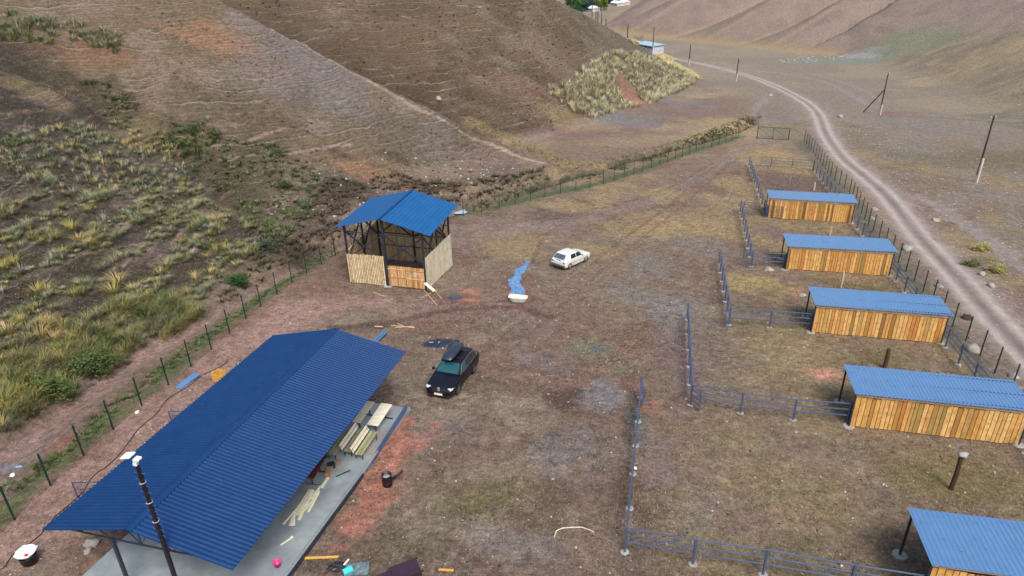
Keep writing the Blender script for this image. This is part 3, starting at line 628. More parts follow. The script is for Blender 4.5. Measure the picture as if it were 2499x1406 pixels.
MB().path([(.16*math.cos(t),.16*.5*math.sin(t)+.0,.25+.16*math.sin(t)) for t in np.linspace(0,math.pi,10)],.008).build('handle',M['pink'],T)
# hot black barrel stove
p=G3(946,1183); M['soot']=solid('sooty_steel',L3(42,38,52),.5,.4,.3,5,dirt=L3(84,64,60))
T=thing('barrel_stove','open dark barrel stove with a slanting flue pipe on the red soil','stove',p)
MB().lathe((0,0,0),[(.0,.02),(.23,.02),(.24,0),(.245,.3),(.235,.31),(.245,.32),(.245,.66),(.255,.68),(.235,.68),(.225,.5),(0,.5)],24).build('barrel',M['soot'],T,smooth=True)
MB().tube((.25,.03,.35),(.78,.3,.62),.07,.07,12).build('flue_pipe',M['soot'],T,smooth=True); MB().lathe((0,0,.515),[(.2,0),(.12,.04),(0,.05)],12).build('ash',M['concrete'],T)
# white basin on dark tub
p=G3(74,1372); T=thing('wash_basin','white round basin with a red thing in it, resting on a dark tub','basin',p+Vector((0,0,.42)),.4)
MB().lathe((0,0,0),[(0,.0),(.2,.0),(.34,.22),(.40,.24),(.41,.225),(.39,.21),(.24,-.02),(0,-.03)],28).build('bowl',M['white'],T,smooth=True)
for t in (.3,1.87,3.4,5.0): MB().box((.40*math.cos(t),.40*math.sin(t),.23),(.1,.12,.02),rz=t).build('lug',M['white'],T,bev=.01)
tag(MB().rock((0,0,0),.09,(1,.8,.6),3).build('red_sponge',solid('red_sponge',L3(200,30,70),.8),loc=p+Vector((-.03,-.02,.46)),smooth=True),'small crimson sponge lying in the white basin','sponge')
tag(MB().lathe((0,0,0),[(0,0),(.3,0),(.34,.42),(.35,.43),(.31,.43),(.28,.02),(0,.02)],24).build('tub',M['black'],loc=p,smooth=True),'dark round tub standing under the white basin','tub')
# low rail frame at the left eave
def railframe(px,py,dx,lab,s=1.):
    q=G3(px,py); T=thing('hitching_rail',lab,'frame',q,ang-1.57+dx)
    for x in (0,1.6*s): MB().bar((x,0,-.05),(x,0,1.0*s),.05).build('post',M['rail'],T)
    for z in (.97,.55): MB().bar((0,0,z*s),(1.6*s,0,z*s),.04).build('rail',M['rail'],T)
railframe(191,1217,.25,'two bar slate rail frame sticking out below the near left eave'); railframe(418,1028,.2,'small slate rail end peeping out halfway along the left eave',.7)
# yellow wooden box, blue sheet, gutters
p=G3(537,926); M['ywood']=woodmat('yellow_ply',[(222,176,84),(206,160,76)],(3,3,3),grime=(180,150,90))
T=thing('wooden_box','open yellow wooden box leaning at the left eave','box',p,ang-.1)
for nm,c_,d_ in (('side',(0,.28,.3),(.62,.03,.6)),('side',(0,-.28,.22),(.62,.03,.44)),('end_panel',(.3,0,.28),(.03,.56,.56)),('end_panel',(-.3,0,.28),(.03,.56,.56)),('base',(0,0,.04),(.6,.55,.04))): MB().box(c_,d_).build(nm,M['ywood'],T)
mb=MB(); corr(mb,(-.27,-.85,.0),(.27,-.85,.0),(-.27,.85,.0),(.27,.85,.0),.18,.03); 
p=G3(458,934,.06); tag(mb.build('roofing_offcut',M['roofs'],loc=p,rz=ang-1.50-.18),'narrow blue ribbed sheet lying on the soil between fence and big roof','sheet')
for k in range(4):
    mb=MB(); mb.box((0,0,.05),(2.3,.07,.05)); mb.box((0,.04,.03),(2.3,.008,.07)); p=G3(903,835); 
    tag(mb.build('metal_channel',M['roofs'],loc=p+Vector((.35+.11*k,.2,.02+.03*(k%2))),rz=ang-.1),'blue metal channel in the small bundle behind the far gable','channel','bundle of blue channels behind the big roof')
# ================= tall boarded shelter =================
pa=R(74.3); P0=at(948,697.6); PF=Frame((P0[0],P0[1],gz(P0[0],P0[1])),pa)     # u to the back, v to the left
T=thing('boarded_shelter','tall open shelter with a blue roof over pale board walls and cross bracing','shelter',(P0[0],P0[1],PF.z),pa)
HZ=6.22+.0; HE=5.15; WP=3.42; DP=6.0
cxr=-.1
def pr(u,v): return (u,v,HZ-abs(v-cxr)*(HZ-HE)/4.2)
for sg in (1,-1):
    mb=MB(); corr(mb,pr(-.5,cxr),pr(6.55,cxr),pr(-.5,cxr+sg*4.2),pr(6.55,cxr+sg*4.2),.35,.012,prof=((0,0),(.4,.5),(.5,1),(.6,.5)))
    for k in range(1,12): v=cxr+sg*4.2*k/12; mb.box((3.03,v,pr(0,v)[2]+.012),(7.0,.02,.022))
    mb.build('roof_panel',M['roofp'],T)
mb=MB(); mb.bar((-.52,cxr,HZ+.03),(6.57,cxr,HZ+.03),.16,.05); mb.build('ridge_cap',M['roof'],T)
cols=[(0,WP),(0,0),(0,-WP),(DP,WP),(DP,0),(DP,-WP),(DP/2,WP),(DP/2,-WP)]
for u,v in cols:
    g=PF.g(u,v); top=pr(u,v)[2]-.1; s_=.2 if (u,v)==(0,0) else .14
    o=MB().bar((u,v,g-.2),(u,v,top),s_).build('post',M['steel'],T)
    if (u,v)==(0,0): MB().lathe((u,v,g),[(.42,-.1),(.42,.05),(.36,.08),(0,.08)],14).build('footing',M['concrete'],o)
mb=MB()
for u in (0,DP/2,DP):
    for sg in (1,-1): mb.bar((u,cxr,HZ-.1),(u,cxr+sg*4.0,pr(0,cxr+sg*4.0)[2]-.08),.08)
    mb.bar((u,WP,4.7),(u,-WP,4.7),.06)
    for a,b_ in ((-2.6,-1.7),(-1.7,-.85),(.85,1.7),(1.7,2.6)): mb.bar((u,a,4.7),(u,(a+b_)/2,pr(0,(a+b_)/2)[2]-.1),.04)
mb.build('roof_truss',M['steel'],T)
def brace(a,b_,z0,z1):
    mb=MB(); mb.bar((*a,z0),(*b_,z1),.1); mb.bar((*b_,z0),(*a,z1),.1); mb.build('brace',M['steel'],T)
for u,z0 in ((0,2.3),(DP,1.9)):
    brace((u,WP),(u,0),z0,4.65); brace((u,0),(u,-WP),z0,4.65)
for v in (WP,-WP): brace((0,v),(DP/2,v),1.9,4.8); brace((DP/2,v),(DP,v),1.9,4.8)
for u,z in ((DP,1.0),(DP,2.2),(DP,3.4),(0,2.8)):
    if u: MB().bar((u-.09,WP,z),(u-.09,-WP,z),.06).build('rail',M['steel'],T)
MB().bar((0,WP,2.85),(DP,WP,3.85),.07).build('rail',M['batten'],T)
def boards(a,b_,h0,h1,w_,mat,nm='board_wall',off=0,gap=.012,jit=.03,th=.03,base=.06,half=None):
    mb=MB(); a=np.array(a,float);b_=np.array(b_,float);L=np.hypot(*(b_-a)); n=int(round(L/w_)); d=(b_-a)/L; nn=np.array([-d[1],d[0]]); rz=math.atan2(d[1],d[0])
    for i in range(n):
        t=(i+.5)/n; c_=a+d*L*t+nn*off; g=PF.g(*c_); h=h0+(h1-h0)*t+random.uniform(-jit,jit); 
        mb.box((c_[0],c_[1],g+base+h/2),(L/n-gap,th,h),rz,rx=random.uniform(-.01,.01))
    return mb.build(nm,mat,T)
boards((-.11,WP+.05),(-.11,.12),2.62,2.75,.155,M['slabs'],gap=.05)
boards((-.05,-WP-.11),(DP+.1,-WP-.11),2.85,3.1,.30,M['grey'],gap=.006)
boards((DP+.11,-WP),(DP+.11,WP),3.7,3.7,.17,M['inside'],gap=.02,jit=.06)
boards((0,WP+.11),(DP,WP+.11),2.7,3.7,.17,M['inside'],gap=.02,jit=.04)
for a,b_ in ((-.15,-1.72),(-1.76,-WP+.05)):
    g=boards((-.11,a),(-.11,b_),1.85,1.85,.115,M['picket'],'picket_gate',gap=.035,jit=.02,base=.12)
    zz=PF.g(-.11,(a+b_)/2)
    for z in (.95,1.7): MB().bar((-.14,a,zz+z),(-.14,b_,zz+z),.05,.06).build('rail',M['picket'],g)
def pw(u,v,h=0): q=PF.w(u,v); return Vector((q[0],q[1],gz(*q)+h))
mb=MB(); mb.box((0,0,.45),(1.5,1.3,.04)); mb.box((.0,.64,.7),(1.5,.04,.5)); mb.box((0,-.64,.45),(1.5,.04,.9)); mb.box((.74,0,.45),(.04,1.3,.9)); mb.box((-.74,0,.45),(.04,1.3,.9))
tag(mb.build('feed_bin',M['black'],loc=pw(1.6,-2.3),rz=pa-1.57),'black feed bin inside the tall boarded shelter behind the picket gates','bin')
tag(MB().rock((0,0,0),.42,(1,.7,.6),9,12).build('sack',M['white'],loc=pw(1.05,-2.15,.82),smooth=True),'crumpled white sack lying on the black feed bin','sack')
p0=pw(-.25,-WP-.1,.75); tag(MB().box((0,0,0),(1.15,.28,.035),ry=.35).build('leaning_board',M['new'],loc=p0+Vector((.35,-.5,-.1)),rz=-.72),'pale board leaning out at the front right corner of the boarded shelter','board')
for k,(a,b_,l) in enumerate((((1030,703),(1067,748),'longest thin pink batten of the crossed pair before the picket gate'),((1028,729),(1068,711),'shorter thin pink batten lying across the longer one'),((1052,700),(1078,731),'thin pink batten lying parallel to the right of the crossed pair'),((912,715),(928,720),'short white stick left of the crossed battens'),((925,722),(941,725),'small white stick beside the short white stick'))):
    A,B_=G3(*a,.04+.03*(k==1)),G3(*b_,.04+.03*(k==1)); tag(MB().bar(A,B_,.05,.03).build('batten',M['batten'],None),l,'batten')
# ================= animal sheds and paddocks =================
BLp=[(1872.5,532),(1916,657),(1979,811),(2071,1041)]; BRp=[(2075,545),(2169,672),(2296,838),(2487,1086)]
def mkshed(A,ang_,lab,seed):
    A=np.array(A[:2]); fr=Frame((A[0],A[1],gz(*A)),ang_); random.seed(seed)
    T=thing('animal_shed',lab,'shed',(A[0],A[1],fr.z),ang_,'row of plank walled animal sheds')
    mb=MB(); n=36; Wd=8.6; x=0.02
    ws=[random.uniform(.17,.27) for _ in range(n)]; k=(Wd-.04)/sum(ws)
    for q in ws:
        q*=k; g=fr.g(x+q/2,0); h=1.98+random.uniform(-.03,.03); mb.box((x+q/2,-.02,g+.06+h/2),(q-.03,.03,h)); x+=q
    mb.build('plank_wall',M['plank'],T)
    mb=MB(); mb.box((Wd/2,.02,fr.g(Wd/2,0)+1.0),(Wd-.04,.02,1.7)); mb.build('gap_shade_sheet',M['steel'],T)  # dark sheet behind the planks, stands in for shade in the gaps
    for z,w_ in ((2.17,.1),): MB().bar((0,-.05,fr.g(0,0)+z),(Wd,-.05,fr.g(Wd,0)+z),.04,w_,r=.5).build('top_batten',M['batten'],T)
    for u,v in ((0,0),(Wd,0),(0.02,2.75),(Wd/2,2.75),(Wd,2.75)):
        g=fr.g(u,v); hp=2.3 if v==0 else 2.36
        o=MB().bar((u,v,g-.1),(u,v,g+hp),.09).build('post',M['steel'],T)
        MB().lathe((u,v,g),[(.30,-.15),(.31,.02),(.26,.05),(0,.05)],12).build('footing',M['concrete'],o)
    z00=fr.g(0,0)+2.36; z01=fr.g(0,2.75)+2.47; zr0=fr.g(Wd,0)+2.38; zr1=fr.g(Wd,2.75)+2.5
    mb=MB(); corr(mb,(-.12,-.25,z00),(Wd+.28,-.25,zr0),(-.12,3.0,z01),(Wd+.28,3.0,zr1),.2,.036); mb.build('roof_sheet',M['roofs'],T)
    for v in (0,1.4,2.75):
        zz=z00+(z01-z00)*(v/2.9)-.06; MB().bar((-.05,v,zz),(Wd+.15,v,zz+.02),.05,.06).build('beam',M['steel'],T)
    return fr
shed_l=['animal shed farthest away, with its paddock gate folded over the left planks','second farthest animal shed, beside the gate with five bars','middle animal shed of the row of five','second nearest animal shed, with blue roof and dark stained planks','nearest animal shed, cut by the lower right corner']
SF=[]
aa=[R(-14.2),R(-11.8),R(-12.6),R(-12.6)]
for i in range(4): SF.append(mkshed(at(*BLp[i]),aa[i],shed_l[i],20+i))
bp=at(2195.6,1353.8); d5=np.array([math.cos(R(-12.6)),math.sin(R(-12.6))]);n5=np.array([-d5[1],d5[0]])
SF.append(mkshed(bp[:2]-d5*.02-n5*2.75,R(-12.6),shed_l[4],25))
def railfence(pts,lab,step=3.1,h=1.42,bars=3,foot=True,rb=.036,start=True,endpost=True,gates=()):
    """pts: list of world xy; posts placed along, joined by three rails"""
    P=[np.array(p[:2],float) for p in pts]; T=thing('rail_fence',lab,'rail fence',(P[0][0],P[0][1],gz(*P[0])),0,'slate tube rail fences of the paddocks'); o0=np.array([P[0][0],P[0][1],gz(*P[0])])
    pos=[]
    for a,b_ in zip(P[:-1],P[1:]):
        L=np.hypot(*(b_-a)); n=max(1,int(round(L/step))); pos+=[a+(b_-a)*i/n for i in range(n)]
    pos.append(P[-1]); tops=[]
    for i,p in enumerate(pos):
        g=gz(*p); q=np.array([p[0],p[1],g])-o0; tops.append(q)
        if (i==len(pos)-1 and not endpost) or (i==0 and not start): continue
        o=MB().bar(q+[0,0,-.1],q+[0,0,h+.04],.085).build('post',M['rail'],T)
        if foot: MB().lathe(q,[(.19,-.12),(.2,.01),(.16,.035),(0,.035)],12).build('footing',M['concrete'],o)
    for j in range(bars):
        z=h-j*.40
        mb=MB()
        for a,b_ in zip(tops[:-1],tops[1:]): mb.tube(a+[0,0,z],b_+[0,0,z],rb,rb,8)
        mb.build('rail',M['rail'],T)
    return T
def leaf(hinge,end,lab,h=1.45,bars=5):
    a=np.array(hinge[:2],float);b_=np.array(end[:2],float); g=max(gz(*a),gz(*b_)); T=thing('paddock_gate',lab,'gate',(a[0],a[1],g),0,'barred paddock gates'); q=np.array([b_[0]-a[0],b_[1]-a[1],0])
    for s_ in (0,1): MB().bar(q*s_+[0,0,.12],q*s_+[0,0,h],.05).build('stile',M['rail'],T)
    for j in range(bars): z=.14+(h-.16)*j/(bars-1); MB().bar([0,0,z],q+[0,0,z],.035).build('bar',M['rail'],T)
W2=lambda *P:[at(*q)[:2] for q in P]
rr_=W2((1984,416),(2088,566),(2190,704),(2328,886),(2361,919))
dirR=(rr_[-1]-rr_[0])/np.hypot(*(rr_[-1]-rr_[0])); rr_=[rr_[0],rr_[0]+dirR*28.5,rr_[0]+dirR*46,rr_[0]+dirR*61,rr_[0]+dirR*82]
railfence([rr_[0],rr_[0]+dirR*82],'long rail fence behind the right ends of all sheds, inside the green mesh fence',2.6,1.45)
railfence([at(1827.5,406)[:2],SF[0].w(-.15,-.1)],'rail fence on the left of the farthest paddock',2.6)
railfence(W2((1881,408),(1932,411.6),(1984,416)),'rail fence across the far end of the farthest paddock')
leaf(at(1881,408),at(1856,406),'barred gate at the far end of the farthest paddock')
leaf(SF[0].w(-.1,-.16),SF[0].w(1.45,-.16),'barred gate folded flat against the planks of the farthest shed')
railfence(W2((1806,518),(1834,650)),'rail fence on the left of the second farthest paddock',2.6)
railfence([at(1834,650)[:2],SF[1].w(-.05,.3)],'short rail fence joining the second farthest shed on its left',3,start=False)
leaf(at(1813,522),at(1840,526),'barred gate standing open at the far left corner of the second farthest paddock'); leaf(at(1834,650),at(1811,649),'barred gate swung outward beside the second farthest shed')
railfence(W2((1754,644),(1778.4,793.7)),'rail fence on the left of the middle paddock',2.4)
railfence([at(1778.4,793.7)[:2],at(1877.6,801)[:2],SF[2].w(-.05,.2)],'rail fence joining the middle shed on its left',4,start=False)
leaf(at(1778.4,793.7),at(1767,800),'barred gate seen edge on at the near left corner of the middle paddock')
railfence(W2((1676.4,781),(1685,988.8)),'rail fence on the left of the second nearest paddock, with bluish rails seen end on',2.4)
railfence([at(1685,988.8)[:2],at(1806.7,1008.8)[:2],at(1935.3,1024.4)[:2],SF[3].w(-.05,.2)],'rail fence joining the second nearest shed on its left',4,start=False)
leaf(at(1685,988.8),at(1706.3,1006),'barred gate half open beside a big round footing, left of the second nearest shed')
railfence(W2((1562,970),(1557,1028.7),(1551,1088),(1544,1158),(1536,1242),(1524.8,1345.8)),'rail fence on the left of the nearest paddock',9)
railfence([at(1524.8,1345.8)[:2],at(1691,1377.8)[:2],at(1861.8,1403.8)[:2]]+[SF[4].w(-2.6,.15),SF[4].w(-.05,.1)],'rail fence along the near side of the nearest paddock at the bottom edge',9,start=False)
leaf(at(1562,970),at(1568,994),'barred gate seen edge on at the far left corner of the nearest paddock')
# wooden posts in the pens
def woodpost(b_,t,lab,mat,r=.11,cap=None):
    p=G3(*b_); T=thing('timber_post',lab,'post',p); tt=np.array(t,float); q=np.array([p[0],p[1]])
    best=min(np.arange(.6,3.5,.02),key=lambda h:np.hypot(*(np.array(pj((p[0],p[1],p[2]+h)))-tt)))
    lean=(.0,.0)
    MB().tube((0,0,-.1),(.02,0,best*.5),r,r*.93,9,mi=0).tube((.02,0,best*.5),(.0,.03,best),r*.93,r*.88,9).build('trunk',mat,T)
    if cap: MB().rock((.05,.04,best+.1),.2,(1.25,1,.6),4).build('cap_stone',M['concrete'],T,smooth=True)
def pj(X):
    X=np.asarray(X,float)-CAM; z=X@FW; return PCX+F_*(X@RT)/z, PCY-F_*(X@UP)/z
woodpost((2320,1196),(2347,1115),'charred timber post with a stone cap standing in the nearest paddock',M['log'],.12,True)
woodpost((2158,898),(2170,852),'dark charred timber post behind the second nearest shed',M['log'],.14)
woodpost((2052,703),(2064,664),'thin pale grey stake leaning before the planks of the second farthest shed',M['grey'],.06)
woodpost((1986,465),(1991,446),'weathered stake showing above the roof of the farthest shed',M['grey'],.09)
woodpost((2025,575),(2027.5,553),'short brownish stake behind the roof of the second farthest shed',M['batten'],.09)
# ================= green mesh fences =================
def along(P,step):
    P=[np.array(p) for p in P]; out=[P[0]]; rem=step
    for a,b_ in zip(P[:-1],P[1:]):
        L=np.hypot(*(b_-a)); t=rem
        while t<L: out.append(a+(b_-a)*t/L); t+=step
        rem=t-L
    return out
def meshfence(P,lab,step=2.5,h=1.95,cell=.07):
    pos=along(P,step); o0=np.array([pos[0][0],pos[0][1],gz(*pos[0])]); T=thing('mesh_fence',lab,'fence',o0)
    L=[np.array([p[0],p[1],gz(*p)])-o0 for p in pos]
    for i,q in enumerate(L):
        MB().bar(q+[0,0,-.1],q+[0,0,h+.08],.065).build('post',M['green'],T)
        if i<len(L)-1:
            b_=L[i+1]; d=b_-q; V=[];Fs=[]; r=.0036; mb=MB(); nn=np.cross(d/np.linalg.norm(d),[0,0,1])*r
            for z in np.arange(.08,h,.2):
                V0=[q+[0,0,z-r],b_+[0,0,z-r],b_+[0,0,z+r],q+[0,0,z+r]]; mb.add(V0,[(0,1,2,3)],.5)
            n=int(np.linalg.norm(d)/cell)
            dn=d/np.linalg.norm(d)*r
            for k in range(1,n):
                c_=q+d*k/n; mb.add([c_-dn+[0,0,.06],c_+dn+[0,0,.06],c_+dn+[0,0,h],c_-dn+[0,0,h]],[(0,1,2,3)],.5)
            mb.build('wire_panel',M['fmesh'],T)
meshfence([at(*q)[:2] for q in FL],'long green mesh fence beside the creek, behind both blue roofed shelters',2.5)
FR=[(1962,347),(1993,384),(2027,432),(2073,474),(2123,560),(2195,646),(2252,712),(2317.5,793),(2374,852),(2440.4,926.5),(2530,1030)]
meshfence([at(*q)[:2] for q in FR],'long green mesh fence between the sheds and the dirt road',2.35)
# entrance frame
A_,B_=at(1847,338),at(1923.5,342.5); d=(B_-A_)[:2]; T=thing('entrance_gate','dark green double gate at the far end of the enclosure beside the road bend','gate',(A_[0],A_[1],gz(A_[0],A_[1])),math.atan2(d[1],d[0])); Lg=np.hypot(*d)
for x in (0,Lg/2,Lg): MB().bar((x,0,-.1),(x,0,2.1),.13 if x!=Lg/2 else .08).build('post',M['green'],T)
for z in (2.05,.1): MB().bar((0,0,z),(Lg,0,z),.07).build('rail',M['green'],T)
for s_ in (0,1):
    mb=MB(); x0=s_*Lg/2; mb.bar((x0+Lg/2,0,.1) if s_==0 else (x0,0,2.0),(x0,0,2.0) if s_==0 else (x0+Lg/2,0,.1),.03)
    for k in range(1,26): mb.bar((x0+Lg/2*k/26,0,.1),(x0+Lg/2*k/26,0,2.0),.005)
    for z in np.arange(.3,2,.2): mb.bar((x0,0,z),(x0+Lg/2,0,z),.005)
    mb.build('gate_leaf',M['green'],T)
# ================= power poles =================
def ppole(b_,h,lab,strut=None,r=.13,grp=None,stub=2.2,far=False):
    p=hitF(*b_) if far else hit(*b_); z=gz(p[0],p[1]); T=thing('power_pole',lab,'power pole',(p[0],p[1],z),.3,grp)
    MB().tube((0,0,1.0),(0,0,h),r,r*.72,9).build('shaft',M['pole'],T,smooth=False)
    MB().bar((0,-.18,-.3),(0,-.18,stub),.22).build('concrete_stub',M['stub'],T)
    mb=MB(); 
    for s_ in (-1,1): mb.tube((0,s_*.12,h-.15-.2*(s_>0)),(0,s_*.3,h-.1-.2*(s_>0)),.02,.02,6); mb.tube((0,s_*.3,h-.1-.2*(s_>0)),(0,s_*.3,h+.05-.2*(s_>0)),.045,.03,8)
    mb.build('insulator',M['white'],T)
    if strut is not None:
        q=hit(*strut); MB().tube((q[0]-p[0],q[1]-p[1],gz(q[0],q[1])-z),(0,0,h*.62),.12,.1,8).build('strut',M['pole'],T).matrix_parent_inverse=Matrix.Rotation(-.3,4,'Z')
    return Vector((p[0],p[1],z+h))
tA=ppole((2380,445),8.8,'tall dark power pole on a pale stub, nearest of the poles, right of the road',stub=3.3)
tB=ppole((2146,281),8.6,'dark power pole propped by a slanting strut on the far side of the road',(2107,274))
tC=ppole((1796,199),6.6,'power pole on the grass left of the road, above the entrance gate',r=.17)
tD=ppole((1681,160),7.4,'power pole left of the road, nearer the block building than the strutted pole',r=.2)
tE=ppole((1592,133),7.6,'power pole standing before the block building',r=.14)
for i,(px,py,h_) in enumerate(((1478,79,7.5),(1467.5,71,9),(1458.5,63,13),(1453.8,60,10),(1444.5,49,15),(1531,98,8))):
    ppole((px,py),h_,['distant power pole lowest in the row behind the spur','distant power pole, second lowest in the row behind the spur','distant power pole, tallest of the middle of the row behind the spur','distant power pole just beyond the tall one behind the spur','distant power pole nearest the village trees','thin distant pole just left of the block building'][i],r=.3,stub=1,far=True)
def wire(a,b_,sag,lab,r=.012):
    P=[a.lerp(b_,t)-Vector((0,0,4*sag*t*(1-t))) for t in np.linspace(0,1,18)]
    tag(MB().path(P,r,5,.5).build('power_wire',M['rail']),lab,'wire')
wire(tA-Vector((0,0,.6)),Vector((72,44,3.5)),1.5,'pale power wire sagging from the nearest pole out of the right side')
# ================= block building far off =================
p=hitF(1592,131.5); bz=gz(p[0],p[1]); 
M['block']=solid('grey_block_wall',L3(176,186,196),.9,0,.12,1.2,.3,dirt=L3(120,122,128)); M['paleroof']=solid('pale_sheet_roof',L3(176,206,220),.35,.3,.08,.6)
q1=hitF(1592,131.5);q2=hitF(1619,130)
ba=math.atan2(q2[1]-q1[1],q2[0]-q1[0]); 
T=thing('block_building','grey block building with a pale mono pitch roof beside the far road','building',(q1[0],q1[1],bz),ba)
Wb=max(4,float(np.hypot(*(q2-q1)[:2]))); Lb=19; Hb=3.0
def wallbox(nm,x0,x1,y0,y1,z0,z1,mat): return MB().box(((x0+x1)/2,(y0+y1)/2,(z0+z1)/2),(x1-x0,y1-y0,z1-z0)).build(nm,mat,T)
wallbox('wall',0,Wb,0,.25,-1,Hb-.1,M['block']); wallbox('wall',0,Wb,Lb-.25,Lb,-1,Hb,M['block']); wallbox('wall',Wb-.25,Wb,.25,Lb-.25,-1,Hb,M['block'])
for k in range(7): wallbox('pier',0,.3,.25+k*2.9,.75+k*2.9,-1,Hb-.15,M['block'])
wallbox('wall',.02,.28,.75,Lb-.3,-1,Hb-1.0,M['block'])
MB().box((Wb/2-.1,6.2,Hb+.1),(Wb+.9,13.0,.12),ry=-.03).build('roof',M['paleroof'],T); MB().box((Wb/2-1.2,16.6,Hb-.2),(Wb+.2,6.6,.12),ry=-.03).build('roof',M['paleroof'],T)
MB().box((Wb/2-.1,-.28,Hb-.02),(Wb+.9,.06,.22)).box((-.5,6.2,Hb-.02),(.06,13,.22)).build('fascia',M['rail'],T)
# ================= cars =================
def loft(mb,secs,mi=0,cap=True):
    G=[[tuple(p) for p in s_] for s_ in secs]; mb.grid(G,.5,mi)
    if cap:
        mb.add(G[0],[tuple(range(len(G[0])))[::-1]],.5,mi); mb.add(G[-1],[tuple(range(len(G[-1])))],.5,mi)
def car(T,st,cab,W,paint,glass,wheels,wr,trim,pillars=True,glassm=None):
    """st: (x,zbot,zbelt,halfw_bottom,halfw_belt,ztop_center)  cab: (x,ztop,halfw_top,halfw_base,zbase)"""
    mb=MB(); secs=[]
    for x,zb,zs,hb,hs,zc in st:
        R_=[(x,-hb*.9,zb),(x,-hb,zb+.08),(x,-hs,zb+(zs-zb)*.55),(x,-hs*.985,zs-.07),(x,-hs*.93,zs),(x,-hs*.5,zc),(x,0,zc+.008),(x,hs*.5,zc),(x,hs*.93,zs),(x,hs*.985,zs-.07),(x,hs,zb+(zs-zb)*.55),(x,hb,zb+.08),(x,hb*.9,zb),(x,0,zb)]
        secs.append(R_+[R_[0]])
    loft(mb,secs); body=mb
    # cabin (roof and pillars)
    cs=[]
    for x,zt,ht,hb,zb in cab:
        cs.append([(x,-hb,zb),(x,-(hb*.35+ht*.65),zb+(zt-zb)*.72),(x,-ht,zt-.05),(x,-ht*.86,zt-.008),(x,0,zt+.015),(x,ht*.86,zt-.008),(x,ht,zt-.05),(x,hb*.35+ht*.65,zb+(zt-zb)*.72),(x,hb,zb)])
    loft(mb,cs)
    o=body.build('body',paint,T,smooth=True)
    bm_=o.modifiers.new('b','BEVEL'); bm_.width=.02; bm_.segments=2; bm_.limit_method='ANGLE'; bm_.angle_limit=R(38)
    o.modifiers.new('w','WEIGHTED_NORMAL')
    for x,s_ in wheels:
        y=s_*(W/2-.11); w_=MB(); w_.lathe((0,0,0),[(wr*.62,-.1),(wr*.9,-.1),(wr,-.07),(wr,.07),(wr*.9,.1),(wr*.62,.1)],24); ty=w_.build('wheel',M['tyre'],T,smooth=True); ty.location=(x,y,wr); ty.rotation_euler=(R(90),0,0)
        rm=MB(); rm.lathe((0,0,0),[(wr*.66,.085*-s_),(wr*.6,.06*-s_),(0,.075*-s_)],24); 
        for k in range(5):
            t=2*math.pi*k/5; rm.bar((0,0,.09*-s_),(wr*.6*math.cos(t),wr*.6*math.sin(t),.085*-s_),.07,.02,up=(0,0,1))
        rm.build('rim',M['alloy'],ty)
        ar=MB(); ar.lathe((0,0,0),[(wr*1.18,0),(wr*1.0,0)],24); 
        a=ar.build('wheel_arch',M['black'],T); a.location=(x,s_*(W/2+.006),wr+.02); a.rotation_euler=(R(90),0,0)
M['tyre']=solid('tyre',(.03,.03,.032),.85,0,.3); M['alloy']=solid('alloy',L3(130,136,146),.35,.8)
def paintm(name,c,dirt,rough=.25):
    m=solid(name,c,rough,0,.05,2,dirt=None,coat=.8); return m
M['blackpaint']=solid('black_car_paint',(.004,.005,.011),.42,0,.05,2,coat=.25,spec=.3); M['whitepaint']=solid('white_car_paint',(.66,.68,.66),.35,0,.04,3,coat=.4,dirt=L3(176,172,162))
def glassmat(name,c,rough=.08,spec=1.0):
    m,n,b=newmat(name); f=noise(n,vec(n),2.5,3); n.links.new(mixc(n,ramp(n,f,.35,.65),np.array(c)*.8,np.array(c)*1.2),b.inputs['Base Color']); b.inputs['Roughness'].default_value=rough; b.inputs['Specular IOR Level'].default_value=spec; b.inputs['Coat Weight'].default_value=.6; return m
M['gl_dark']=glassmat('tinted_glass',(.010,.014,.02)); M['gl_teal']=glassmat('windscreen_glass',(.006,.07,.085)); M['gl_blue']=glassmat('pale_glass',(.05,.09,.13)); M['chrome']=solid('chrome',(.7,.72,.75),.2,.9,.03); M['lampg']=solid('lamp_glass',(.62,.68,.72),.15,0,.1,8,spec=.8); M['red']=solid('tail_lamp',(.22,.02,.02),.25,0,.1); M['plate']=solid('plate',(.75,.77,.78),.5,0,.02)
def quad(T,nm,P,mat,th=.012,inset=None):
    P=[Vector(p) for p in P]; n_=(P[1]-P[0]).cross(P[-1]-P[0]).normalized()*th; k=len(P)
    mb=MB(); mb.add([p+n_ for p in P]+[p-n_ for p in P],[tuple(range(k)),tuple(range(2*k-1,k-1,-1))]+[(i,k+i,k+(i+1)%k,(i+1)%k) for i in range(k)],.5); return mb.build(nm,mat,T)
